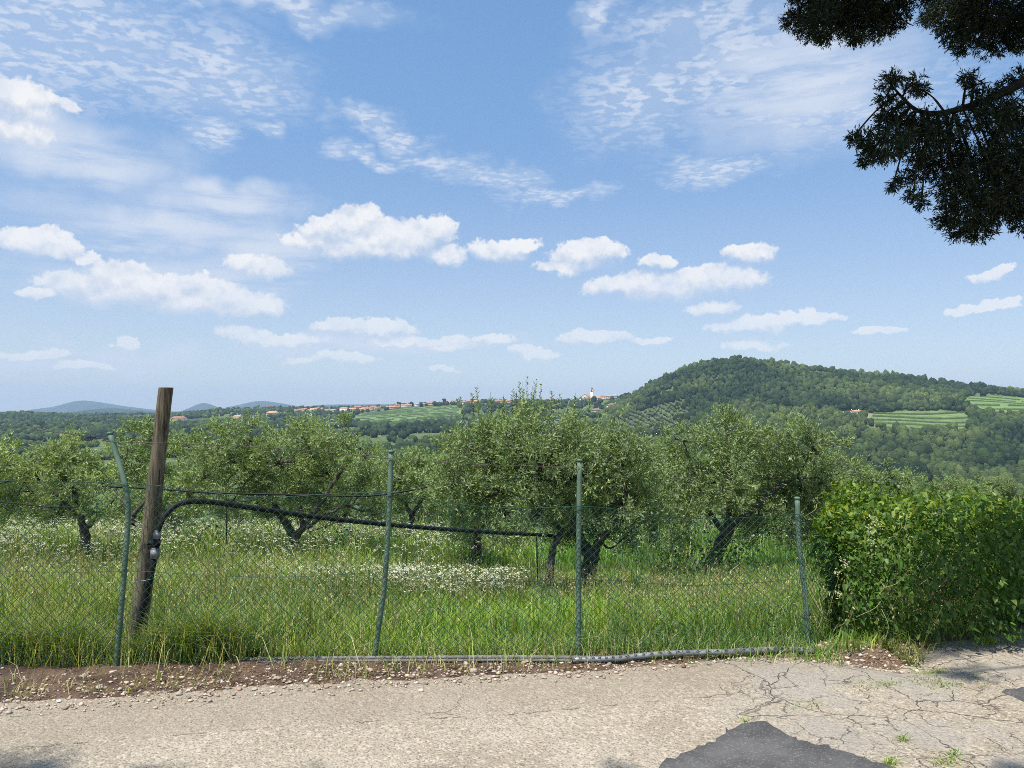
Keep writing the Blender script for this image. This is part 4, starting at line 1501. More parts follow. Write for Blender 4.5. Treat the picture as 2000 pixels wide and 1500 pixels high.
def plobes(lst, d, g, spread=0.5):
    """crown masses given by picture place and size at distance d"""
    out = []
    for it in lst:
        px, py, r = it[:3]
        off_ = it[3] if len(it) > 3 else g.uniform(-spread, spread)
        R_ = max(r / F * d - 0.11, 0.10)
        out.append((at(px, py, d + off_), np.array([R_ * 1.08, R_ * 1.15, R_ * 0.95])))
    return out


go_ = np.random.default_rng(77)
# the big olive in the middle
d = 9.5
olive(at(1150, 1172, d), [
    ([at(1148, 1178, d), at(1150, 1120, d), at(1155, 1085, d)], 0.11, 0.085),
    ([at(1155, 1088, d), at(1133, 1050, d), at(1116, 1010, d), at(1104, 960, d), at(1097, 880, d), at(1090, 840, d)], 0.075, 0.03),
    ([at(1157, 1090, d), at(1172, 1055, d - .1), at(1190, 1030, d - .2), at(1215, 990, d - .2)], 0.06, 0.025),
    ([at(1068, 1185, d - .5), at(1072, 1130, d - .45), at(1080, 1070, d - .35), at(1092, 1035, d - .2), at(1060, 960, d - .1), at(1000, 910, d)], 0.052, 0.02),
    ([at(1120, 1010, d), at(1060, 985, d), at(980, 960, d + .1)], 0.03, 0.014),
], plobes([(925, 882, 80), (1000, 862, 80), (1075, 858, 86), (1150, 880, 74), (1215, 912, 74), (885, 945, 66), (960, 940, 92), (1050, 920, 90), (1130, 930, 80, -.3), (1215, 985, 82), (950, 1020, 72), (1040, 1010, 76, -.3), (1180, 1030, 60, .3), (1260, 960, 54), (900, 1000, 50), (985, 1045, 46, -.2), (1225, 1045, 50, .2), (1100, 1045, 40, .5), (1275, 1010, 46, .3)], d, go_, 0.45),
    go_, 'largest olive, two-stemmed, tall shoots on top, behind the middle fence posts', leaf=(0.062, 0.0145), dens=1.15,
    shoots=[(at(a, 812, d), at(b_, c_, d)) for a, b_, c_ in ((925, 922, 768), (935, 931, 756), (960, 958, 766), (982, 984, 770), (1000, 1002, 765), (1018, 1014, 750), (1030, 1029, 742), (1042, 1047, 748), (1052, 1057, 753), (1010, 1008, 760), (1076, 1078, 765), (1090, 1094, 772), (1120, 1124, 768), (1150, 1152, 778), (905, 898, 772), (1024, 1021, 746), (1036, 1040, 754))])
# the left olive
d = 13.3
olive(at(583, 1103, d), [
    ([at(582, 1108, d), at(580, 1075, d), at(574, 1045, d)], 0.10, 0.08),
    ([at(574, 1048, d), at(556, 1020, d), at(540, 995, d), at(525, 970, d), at(490, 930, d), at(470, 900, d)], 0.075, 0.022),
    ([at(578, 1050, d), at(605, 1012, d), at(635, 968, d), at(660, 930, d), at(685, 895, d), at(718, 875, d)], 0.060, 0.020),
    ([at(600, 1030, d - .2), at(635, 1005, d - .2), at(680, 985, d - .3)], 0.04, 0.018),
    ([at(590, 1025, d), at(585, 960, d + .2), at(590, 900, d + .2)], 0.04, 0.02),
], plobes([(365, 872, 52), (425, 880, 58), (490, 862, 56), (400, 935, 58), (470, 935, 66), (545, 905, 66), (600, 865, 68), (670, 862, 60), (715, 890, 46), (560, 970, 56), (640, 925, 60), (500, 985, 44), (690, 950, 44), (450, 985, 40), (740, 940, 34), (520, 1010, 30, .5), (640, 985, 40, .4), (380, 985, 36, .3), (730, 990, 34, .5)], d, go_, 0.7),
    go_, 'spreading olive with forked trunk and open crown behind the black pipe', leaf=(0.066, 0.016), dens=0.9, warm=0.12)
# the right olive, leaning
d = 11.6
olive(at(1392, 1138, d), [
    ([at(1388, 1145, d), at(1392, 1105, d), at(1404, 1070, d), at(1422, 1035, d), at(1430, 995, d), at(1436, 960, d)], 0.125, 0.06),
    ([at(1425, 1030, d), at(1465, 1000, d), at(1500, 968, d + .1), at(1530, 945, d + .2), at(1555, 932, d + .3)], 0.055, 0.025),
    ([at(1415, 1040, d), at(1385, 1000, d), at(1360, 940, d)], 0.05, 0.02),
], plobes([(1335, 862, 52), (1400, 880, 66), (1425, 838, 50), (1470, 870, 54), (1530, 870, 64), (1590, 875, 58), (1640, 925, 46), (1340, 935, 66), (1410, 950, 70), (1490, 935, 66, .5), (1560, 945, 64, .4), (1620, 960, 50), (1350, 1000, 58), (1500, 1000, 62, .4), (1580, 1000, 52), (1440, 1005, 46, .5), (1480, 1040, 44, .6), (1550, 1045, 46, .5), (1320, 1030, 46, .3), (1600, 1045, 40, .6)], d, go_, 0.6),
    go_, 'leaning olive with a dark bent trunk beside the hedge', leaf=(0.064, 0.0155), dens=1.05,
    shoots=[(at(a, 825, d), at(b_, c_, d)) for a, b_, c_ in ((1415, 1418, 792), (1425, 1424, 784), (1330, 1327, 818), (1520, 1526, 808), (1440, 1446, 798), (1536, 1534, 812))])
# the yellowish olive at the far left
d = 12.2
olive(at(165, 1075, d), [
    ([at(168, 1082, d), at(165, 1040, d), at(155, 1000, d), at(140, 950, d)], 0.075, 0.035),
    ([at(165, 1035, d), at(195, 1005, d), at(225, 975, d)], 0.045, 0.018),
    ([at(158, 1010, d), at(110, 970, d), at(60, 920, d)], 0.04, 0.018),
], plobes([(20, 905, 62), (90, 905, 62), (140, 890, 58), (60, 960, 66), (140, 955, 60), (195, 945, 48), (-40, 950, 60), (110, 1005, 44), (20, 1000, 50), (190, 1000, 36)], d, go_, 0.6),
    go_, 'yellowish young olive behind the bent green post', leaf=(0.064, 0.016), dens=0.95, warm=0.35)
# olives of the second rank, seen between the first
specs = [
    (255, 15.5, 1078, [(250, 880, 44), (300, 858, 46), (262, 925, 42), (225, 935, 34), (310, 915, 40), (330, 870, 30)], 'olive filling the gap between wooden post and bent post', 0.1),
    (800, 16.5, 1075, [(765, 905, 36), (800, 902, 36), (838, 905, 34), (790, 930, 46), (835, 950, 40), (860, 990, 34), (770, 970, 34)], 'pale olive in the gap before the largest olive', 0.15),
    (925, 13.0, 1100, [(880, 965, 42), (930, 985, 48), (895, 1020, 40), (960, 1025, 40), (925, 1050, 32)], 'low dark olive standing behind the largest olive', 0.0),
    (1272, 15.0, 1085, [(1255, 890, 36), (1292, 898, 36), (1318, 902, 30), (1280, 930, 50), (1300, 975, 44), (1250, 980, 40)], 'olive showing between the two biggest crowns', 0.2),
    (1720, 19.0, 1070, [(1690, 925, 30), (1730, 932, 32), (1770, 940, 28), (1700, 965, 36), (1750, 968, 38)], 'grey-green olive rising over the end of the hedge', 0.0),
    (1850, 24.0, 1062, [(1820, 948, 24), (1860, 950, 24), (1890, 960, 22), (1840, 972, 28), (1880, 980, 28)], 'farther olive showing over the middle of the hedge', 0.0),
]
for px, d, py, lb, label, warm in specs:
    rp = at(px, py, d)
    rp[2] = float(near_z(rp[0], rp[1]))
    tp = at(px + 4, py - 70, d)
    olive(rp, [([rp - ZUP * 0.05, rp + ZUP * 0.35 + np.array([0.05, 0, 0]), tp], 0.10, 0.06), ([tp, tp + np.array([-.35, 0, .5])], 0.05, 0.02), ([tp, tp + np.array([.4, 0.1, .55])], 0.05, 0.02)],
          plobes(lb, d, go_, 0.8), go_, label, leaf=(0.085, 0.022), dens=0.75, warm=warm, nl=13)

# olives of the farther rows: three builds, copied
protos = []
gp = np.random.default_rng(9)
for v in range(3):
    lb = []
    for k in range(15):
        a = k * 2.4 + gp.uniform(0, 0.8)
        q = gp.uniform(0.35, 1.15)
        lb.append((np.array([math.cos(a) * q, math.sin(a) * q, gp.uniform(0.85, 2.3)]), np.array([0.52, 0.52, 0.46]) * gp.uniform(0.85, 1.2)))
    st = [([(0, 0, -0.1), (0.04, 0, 0.4), (0.0, 0.05, 0.8)], 0.10, 0.07)] + [([(0, 0, 0.75), (math.cos(a) * .35, math.sin(a) * .35, 1.25), (math.cos(a) * .7, math.sin(a) * .7, 1.8)], 0.05, 0.02) for a in (0.4, 2.5, 4.4)]
    protos.append(olive((0, 0, 0), st, lb, gp, 'olive', None, leaf=(0.11, 0.03), dens=0.27, warm=0.08, nl=11))
far_spots = []
for row, (yy, dx) in enumerate(((19.5, 3.8), (24.5, 4.2), (30.0, 4.8), (37.0, 5.5), (46.0, 6.0))):
    half = yy * 0.74 + 1
    for xx in np.arange(-half, half, dx):
        far_spots.append((xx + gp.uniform(-.6, .6), yy + gp.uniform(-.8, .8), row))
LIM_X = [-200, 60, 150, 205, 250, 300, 360, 600, 760, 815, 870, 1230, 1305, 1360, 1600, 1660, 1750, 1850, 1950, 2050]
LIM_Y = [868, 862, 868, 905, 885, 858, 858, 852, 868, 872, 830, 830, 862, 850, 862, 895, 925, 940, 962, 975]
used = [False] * 3
for k, (xx, yy, row) in enumerate(far_spots):
    v = k % 3
    if not used[v]:
        o = protos[v]
        used[v] = True
    else:
        o = protos[v].copy()
        COL.objects.link(o)
        for chd in protos[v].children:
            c = chd.copy()
            COL.objects.link(c)
            c.parent = o
    zz = float(near_z(xx, yy)) if yy < 55 else float(far_z(xx, yy))
    o.location = (xx, yy, zz - 0.03)
    s = gp.uniform(0.95, 1.22)
    # the crowns of the back rows keep below the sky line they have in the orchard
    lim = EYE + ray(1000, float(np.interp(1000 + F * xx / yy, LIM_X, LIM_Y)) + gp.uniform(0, 14))[2] * yy
    s = min(s, max(0.45, (lim - zz) / 3.1))
    o.scale = (s * gp.uniform(0.95, 1.1), s, s * gp.uniform(0.92, 1.0))
    o.rotation_euler = (0, 0, gp.uniform(0, 6.28))
    tag(o, ['olive in the row behind the first trees', 'olive in the second row behind the first trees', 'olive in the third row down the slope', 'olive in the fourth row down the slope', 'olive in the lowest row of the slope'][row], 'tree',
        ['olives of the next row', 'olives of the second row behind', 'olives of the third row behind', 'olives of the fourth row behind', 'olives of the lowest row'][row])

# ------------------------------------------------------------------ irrigation hoses and stakes among the trees
hoses = [
    ([(178, 949), (250, 952), (310, 955), (400, 962), (470, 964), (560, 966), (640, 968), (700, 969), (750, 966), (800, 958), (845, 949)], 12.4, 0.016, 'black irrigation hose strung level through the olive crowns'),
    ([(-40, 978), (30, 983), (90, 990), (150, 991)], 11.6, 0.011, 'thin black hose sagging before the yellowish olive'),
    ([(425, 985), (470, 980), (515, 973)], 12.2, 0.009, 'short thin hose rising into the spreading olive'),
    ([(560, 1000), (640, 990), (700, 985), (745, 983)], 12.4, 0.008, 'thin hose crossing under the spreading olive crown'),
    ([(600, 1040), (680, 1014), (750, 1000)], 12.0, 0.008, 'slack thin hose low beneath the spreading olive'),
]
for pts, d, r_, label in hoses:
    P = curve([at(a, b_, d) for a, b_ in pts], 50)
    tag(MB().tube(P, r_, 7).build('irrigation_hose', M_black, None, True), label, 'hose')
for px, d, p0, p1, label in ((1050, 8.9, 1185, 1048, 'thin black stake beside the slim olive stem'), (443, 12.2, 1062, 968, 'thin dark stake under the level hose'), (1437, 11.3, 1120, 1068, 'short dark stake by the leaning olive')):
    a, b_ = at(px, p0, d), at(px - 2, p1, d)
    tag(MB().tube([a, (a + b_) / 2 + np.array([0.006, 0, 0]), b_], 0.009, 6).build('stake', M_black, None, True), label, 'stake')
# ------------------------------------------------------------------ grass and weeds
M_grass = leaf_mat('grass_blade', 0.46, 0.03, 0.5, None, (1.2, 1.15, 0.55))
gg = np.random.default_rng(21)
G1, G2, G3, STRAW = np.array([0.110, 0.230, 0.026]), np.array([0.260, 0.420, 0.048]), np.array([0.460, 0.540, 0.105]), np.array([0.62, 0.55, 0.28])


def shade_side(x):
    """towards the hedge tree shade is put into the grass colour, towards the wooden post drier"""
    return sstep(x, -0.3, 1.2)


def blades(x, y, h, w, zfun, g, dry, lean=0.35, lum=1.0):
    n = len(x)
    z = zfun(x, y) - 0.02
    P = np.stack([x, y, z], -1)
    a = g.uniform(0, 2 * math.pi, n)
    ld = np.stack([np.cos(a), np.sin(a), np.zeros(n)], -1)
    f = a + math.pi / 2 + g.uniform(-0.8, 0.8, n)
    sd = np.stack([np.cos(f), np.sin(f), np.zeros(n)], -1) * (w / 2)[:, None]
    le = (lean * g.uniform(0.2, 1.3, n))[:, None]
    hh = h[:, None]
    p1 = P + ZUP * hh * 0.55 + ld * hh * le * 0.30
    p2 = P + ZUP * hh * (1 - 0.28 * le) + ld * hh * le
    V = np.stack([P - sd, P + sd, p1 + sd * 0.8, p1 - sd * 0.8, p2], 1)
    k = np.arange(n)[:, None] * 5
    Q = k + np.array([[0, 1, 2, 3]])
    T = k + np.array([[3, 2, 4]])
    t_ = g.uniform(0, 1, (n, 1))
    c = G1 * (1 - t_) + G2 * t_
    y_ = (g.uniform(0, 1, (n, 1)) < 0.38) * g.uniform(0.3, 1, (n, 1))
    c = c * (1 - y_) + G3 * y_
    hue = sstep(fbm(x * 1.1, y * 1.1, 171, 3), 0.35, 0.65)[:, None]
    c = c * (0.80 + 0.36 * hue)
    deep_shade = (sstep(fbm(x * 0.6, y * 0.6, 173, 3) + 0.35 * sstep(x, -0.7, 0.8) - 0.15, 0.45, 0.75))[:, None]      # deeper green patches; to the right they paint in the trees' shade
    c = c * (1 - deep_shade) + c * np.array([0.60, 0.76, 0.85]) * deep_shade
    dr = (g.uniform(0, 1, n) < dry)[:, None] * g.uniform(0.5, 1, (n, 1))
    c = c * (1 - dr) + STRAW * dr
    return V.reshape(-1, 3), Q, T, np.repeat(c * lum, 5, 0)


def patchy(x, y, s, seed):
    return fbm(x * s, y * s, seed, 3)


parts = []


def grow(n, xr, yr, hfun, w, dry, zfun=near_z, lean=0.4, mask=None, shift=True):
    y = np.sqrt(gg.uniform(yr[0] ** 2, yr[1] ** 2, n)) if yr[0] > 6.9 else gg.uniform(*yr, n)
    u = gg.uniform(xr[0], xr[1], n)
    x = u * y
    if shift:
        y = y + back_shift(x) * sstep(y, 12, 5)
    keepm = np.ones(n, bool) if mask is None else gg.uniform(0, 1, n) < mask(x, y)
    x, y = x[keepm], y[keepm]
    h = hfun(x, y) * gg.uniform(0.55, 1.25, len(x))
    parts.append(blades(x, y, h, w * gg.uniform(0.7, 1.3, len(x)), zfun, gg, dry(x, y), lean))


cl = lambda x, y: np.clip(0.35 + 1.5 * (patchy(x, y, 2.2, 91) - 0.3), 0.1, 1)
hmod = lambda x, y: 0.75 + 0.6 * patchy(x, y, 1.3, 92)
n = 220000
y = 4.97 * (19.0 / 4.97) ** gg.uniform(0, 1, n)
x = gg.uniform(-0.92, 0.74, n) * y
y = y + back_shift(x) * sstep(y, 12, 5)
bb_ = bare(x, y)
cd_ = y - back_shift(x)
kp = gg.uniform(0, 1, n) < cl(x, y) * (1 - 0.93 * bb_)
x, y, bb_, cd_ = x[kp], y[kp], bb_[kp], cd_[kp]
mown = np.exp(-((y - 11.9 - 0.1 * x) / 0.9) ** 2)
h = (0.23 + 0.19 * sstep(x, -0.2, -2.0) + 0.08 * sstep(y, 9.5, 13)) * (0.35 + 1.25 * patchy(x, y, 1.3, 92)) * (0.6 + 0.8 * patchy(x, y, 5.0, 94)) * (1 - 0.62 * np.exp(-((x + 2.55) / 0.22) ** 2 - ((y - 5.02) / 0.16) ** 2)) * (1 - 0.50 * sstep(cd_, 6.0, 5.0) * sstep(x, -1.8, -0.6)) * (1 - 0.68 * mown) * gg.uniform(0.5, 1.3, len(x))
dry = 0.03 + 0.30 * sstep(patchy(x, y, 0.8, 96), 0.42, 0.68) * (1 - mown) + 0.12 * sstep(x, 0.0, -2.0) + 0.3 * bb_
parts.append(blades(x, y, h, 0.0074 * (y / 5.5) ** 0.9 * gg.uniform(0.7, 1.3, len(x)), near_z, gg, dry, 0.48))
grow(30000, (-0.86, 0.8), (19.0, 48.0), lambda x, y: 0.40 * hmod(x, y), 0.037, lambda x, y: 0.10 + 0.2 * patchy(x, y, 0.4, 98), mask=cl)
# leaning tussocks at the very edge, spilling onto the verge
n = 9000
x = gg.uniform(-4.6, -1.65, n)
y = 4.94 + 0.15 * gg.uniform(-1, 1, n) ** 3 + 0.03 * np.sin(x * 3)
parts.append(blades(x, y, (1 - 0.6 * np.exp(-((x + 2.5) / 0.2) ** 2)) * (0.16 + 0.22 * patchy(x, y, 2.5, 99)) * gg.uniform(0.6, 1.5, n), 0.006 * gg.uniform(0.7, 1.3, n), verge_z, gg, np.full(n, 0.28), 0.75))
n = 3500
x = gg.uniform(-1.6, 2.1, n)
y = 5.0 + 0.07 * gg.normal(size=n)
parts.append(blades(x, y, 0.13 * gg.uniform(0.5, 1.5, n), 0.005 * gg.uniform(0.7, 1.3, n), verge_z, gg, np.full(n, 0.3), 0.7))
V, Q, T, C, nv = [], [], [], [], 0
for v, q, t_, c in parts:
    V.append(v); Q.append(q + nv); T.append(t_ + nv); C.append(c)
    nv += len(v)
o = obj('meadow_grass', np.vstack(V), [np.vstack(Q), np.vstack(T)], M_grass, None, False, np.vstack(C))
tag(o, 'tall unmown meadow grass filling the orchard behind the fence', 'grass', None, 'stuff')

# dry oat stalks with hanging seeds
n = 5600
yy = np.concatenate([gg.uniform(5.0, 8.5, n - 1200), gg.uniform(8.5, 12, 1200)])
xx = gg.uniform(-0.9, 0.6, n) * yy
kp = gg.uniform(0, 1, n) < np.clip(0.15 + 1.2 * sstep(patchy(xx, yy, 0.9, 95), 0.45, 0.68) + 0.4 * sstep(xx, 0, -2), 0, 1)
xx, yy = xx[kp], yy[kp]
n = len(xx)
base_ = np.stack([xx, yy, near_z(xx, yy)], -1)
hh = gg.uniform(0.26, 0.50, n) * (1 + 0.35 * sstep(xx, -0.6, -2.2))
a = gg.uniform(0, 6.28, n)
ld = np.stack([np.cos(a), np.sin(a), np.zeros(n)], -1) * gg.uniform(0.05, 0.22, (n, 1))
tipp = base_ + ZUP * hh[:, None] + ld
V1, Q1 = prisms(base_, tipp, 0.0013)
ns = 5
tt = gg.uniform(0.66, 1.0, (n, ns))
sp0 = base_[:, None] + (tipp - base_)[:, None] * tt[..., None] + gg.normal(0, 0.012, (n, ns, 3))
sd_dir = nrm(gg.normal(size=(n, ns, 3)) * 0.5 + np.array([0, 0, -0.9]))
sside = nrm(np.cross(sd_dir, gg.normal(size=(n, ns, 3))))
k = n * ns
V2, Q2, C2 = diamonds(sp0.reshape(k, 3), sd_dir.reshape(k, 3), sside.reshape(k, 3), gg.uniform(0.016, 0.030, k), gg.uniform(0.006, 0.010, k), np.array([0.56, 0.48, 0.25]) * gg.uniform(0.7, 1.2, (k, 1)))
C1 = np.repeat(np.array([[0.36, 0.38, 0.13]]) * gg.uniform(0.7, 1.2, (n, 1)), 6, 0)
o = obj('dry_oat_stalks', np.vstack([V1, V2]), [np.vstack([Q1, Q2 + len(V1)])], M_grass, None, False, np.vstack([C1, C2]))
tag(o, 'straw-coloured wild oat stalks standing above the grass', 'grass', None, 'stuff')

# leafy weeds among the grass
n = 900
yy = gg.uniform(5.05, 9.5, n)
xx = gg.uniform(-0.85, 0.6, n) * yy
kp = gg.uniform(0, 1, n) < np.clip(2.2 * (patchy(xx, yy, 1.2, 181) - 0.35), 0.05, 1)
xx, yy = xx[kp], yy[kp]
n, nlf = len(xx), 14
hw_ = gg.uniform(0.14, 0.40, n)
tt = np.linspace(0.15, 1.0, nlf)[None] * np.ones((n, 1))
ang = (np.arange(nlf) * 2.4)[None] + gg.uniform(0, 6.28, (n, 1))
lean_ = gg.normal(0, 0.18, (n, 1, 2))
Pw = np.stack([xx[:, None] + lean_[..., 0] * hw_[:, None] * tt, yy[:, None] + lean_[..., 1] * hw_[:, None] * tt, near_z(xx, yy)[:, None] + hw_[:, None] * tt], -1).reshape(-1, 3)
dw = nrm(np.stack([np.cos(ang), np.sin(ang), gg.uniform(-0.2, 0.7, (n, nlf))], -1).reshape(-1, 3))
sw = nrm(np.cross(dw, nrm(ZUP + gg.normal(0, 0.3, (n * nlf, 3)))))
k = n * nlf
Lw = gg.uniform(0.035, 0.085, k)
wc = np.repeat(np.array([[0.085, 0.165, 0.035]]) * gg.uniform(0.6, 1.5, (n, 1)), nlf, 0)
V2, Q2, C2 = diamonds(Pw, dw, sw, Lw, Lw * gg.uniform(0.25, 0.5, k), wc)
o = obj('meadow_weeds', V2, Q2, M_grass, None, False, C2)
tag(o, 'leafy upright weeds scattered through the near grass', 'weeds', None, 'stuff')

# ------------------------------------------------------------------ white umbel flowers
M_flower = leaf_mat('white_petal', 0.30, 0.0, 0.5, None, (1.0, 1.0, 0.9))


def fl_density(x, y):
    px = 1000 + F * x / y
    p_ = patchy(x, y, 0.9, 101)
    d1 = np.exp(-((y - 15.0) / 2.6) ** 2) * sstep(px, 1010, 820) * (0.55 + 0.9 * p_)
    d2 = np.exp(-((y - 8.5 - 0.25 * np.sin(x)) / 0.85) ** 2) * sstep(px, 480, 620) * sstep(px, 1045, 970) * 1.1 * sstep(patchy(x, y, 2.4, 102), 0.36, 0.62)
    d3 = np.exp(-((y - 11.2) / 1.2) ** 2) * sstep(px, 330, 150) * 0.9
    d4 = 0.10 * sstep(y, 12, 15) * sstep(px, 900, 1100) * (p_ > 0.45)
    d5 = np.exp(-((y - 13.5) / 1.2) ** 2) * sstep(px, 1150, 1190) * sstep(px, 1330, 1280) * 0.5 + np.exp(-((y - 14.0) / 1.5) ** 2) * sstep(px, 1420, 1450) * sstep(px, 1640, 1600) * 0.45
    d6 = 0.42 * sstep(px, 1000, 800) * sstep(y, 7, 8.5) * sstep(patchy(x, y, 1.6, 103), 0.45, 0.65)
    return np.clip(d1 + d2 + d3 + d4 + d5 + d6, 0, 1)


n = 14000
yy = np.concatenate([np.sqrt(gg.uniform(7.0 ** 2, 19.0 ** 2, n)), gg.uniform(7.3, 10.2, 3000)])
xx = np.concatenate([gg.uniform(-0.85, 0.68, n), gg.uniform(-0.36, 0.03, 3000)]) * yy
n = len(xx)
kp = gg.uniform(0, 1, n) < fl_density(xx, yy)
xx, yy = xx[kp], yy[kp]
n = len(xx)
b0_ = np.stack([xx, yy, near_z(xx, yy)], -1)
hh = gg.uniform(0.34, 0.64, n) * np.where(yy < 10.6, 0.72, 1.0)
a = gg.uniform(0, 6.28, n)
tip = b0_ + ZUP * hh[:, None] + np.stack([np.cos(a), np.sin(a), 0 * a], -1) * gg.uniform(0.0, 0.12, (n, 1))
V1, Q1 = prisms(b0_, tip, 0.0016)
C1 = np.repeat(np.array([[0.10, 0.15, 0.05]]), n * 6, 0)
nf = 11
rr_ = np.sqrt(gg.uniform(0, 1, (n, nf))) * gg.uniform(0.022, 0.048, (n, 1))
aa = gg.uniform(0, 6.28, (n, nf))
tilt = gg.normal(0, 0.25, (n, 1, 2))
fp = tip[:, None] + np.stack([rr_ * np.cos(aa), rr_ * np.sin(aa), -rr_ ** 2 * 8], -1)
fp[..., 2] += fp[..., 0] * 0 + (rr_ * np.cos(aa)) * tilt[..., 0] + (rr_ * np.sin(aa)) * tilt[..., 1]
k = n * nf
dd = nrm(np.stack([np.cos(aa + 1.3), np.sin(aa + 1.3), gg.normal(0, 0.3, (n, nf))], -1)).reshape(k, 3)
ss_ = nrm(np.cross(dd, nrm(ZUP + gg.normal(0, 0.35, (k, 3)))))
Lf = gg.uniform(0.010, 0.019, k) * np.repeat(np.where(yy > 12, 1.25, 1.0), nf)
V2, Q2, C2 = diamonds(fp.reshape(k, 3) - dd * Lf[:, None] * 0.5, dd, ss_, Lf, Lf * 0.95, np.array([0.74, 0.73, 0.56]) * gg.uniform(0.75, 1.05, (k, 1)))
o = obj('wild_flowers', np.vstack([V1, V2]), [np.vstack([Q1, Q2 + len(V1)])], M_flower, None, False, np.vstack([C1, C2]))
tag(o, 'drifts of white umbel flowers in the tall meadow grass', 'flowers', None, 'stuff')
N_FL = n

# ------------------------------------------------------------------ stones and gravel of the verge
M_stone = col_mat('limestone', 0.9, 0.22, 30.0, 0.4, 60.0, 0.01)
n = 9000
xx = gg.uniform(-4.6, 2.7, n)
e_ = road_edge(xx)
yy = e_ - 0.03 + np.abs(gg.normal(0, 0.24, n)) + 0.05 * gg.normal(size=n)
xx[:500] = gg.uniform(1.9, 2.75, 500)
yy[:500] = gg.uniform(4.86, 5.25, 500)
kp = ((yy < 4.98) | (xx > 1.9)) & (gg.uniform(0, 1, n) < 0.45 + 0.9 * (patchy(xx, yy, 3.0, 111) - 0.3))
xx, yy = xx[kp], yy[kp]
n = len(xx)
B, Fc = ICO1
r = gg.lognormal(-5.25, 0.5, n).clip(0.0018, 0.014)
V = B[None] * (1 + gg.uniform(-0.28, 0.28, (n, len(B), 1))) * (r[:, None] * np.stack([gg.uniform(0.8, 1.5, n), gg.uniform(0.8, 1.3, n), gg.uniform(0.5, 0.85, n)], -1))[:, None]
zz = np.where(yy < road_edge(xx) + 0.02, road_z(xx, yy) + 0.002, verge_z(xx, yy))
V = V + np.stack([xx, yy, zz + r * 0.3], -1)[:, None]
cs = np.array([0.46, 0.38, 0.30]) * gg.uniform(0.4, 1.3, (n, 1)) * np.stack([np.ones(n), gg.uniform(0.90, 1.02, n), gg.uniform(0.82, 1.05, n)], -1)
o = obj('gravel', V.reshape(-1, 3), (Fc[None] + (np.arange(n) * len(B))[:, None, None]).reshape(-1, 3), M_stone, None, False, np.repeat(cs, len(B), 0))
tag(o, 'loose pale gravel scattered over the soil below the fence', 'gravel', None, 'stuff')


def stone(px, py, wpx, colr, label, group=None, flat=0.62, sd_=0):
    g_ = np.random.default_rng(1000 + sd_)
    x_, y_ = ground_at(px, py)
    z_ = float(max(verge_z(np.array([x_]), np.array([y_]))[0], road_z(x_, y_)))
    r_ = wpx / F * y_ * 0.5
    B, Fc = ICO3
    dn = sum(0.16 / (k + 1) * np.sin(B @ g_.normal(size=3) * (1.6 + k * 1.3) + g_.uniform(0, 6)) for k in range(4))
    pl_ = nrm(g_.normal(size=(5, 3)))
    Vv = B * (1 + dn)[:, None]
    for p_ in pl_:
        dd_ = Vv @ p_
        Vv = Vv - np.maximum(dd_ - 0.82, 0)[:, None] * p_ * 0.85
    Vv = Vv * np.array([1.0, 0.85, flat]) * r_
    o = obj('stone', Vv, Fc, M_stone, None, True, np.tile(np.array(colr), (len(Vv), 1)), (x_, y_, z_ + r_ * flat * 0.55))
    o.rotation_euler = (0, 0, g_.uniform(0, 6))
    tag(o, label, 'stone', group)


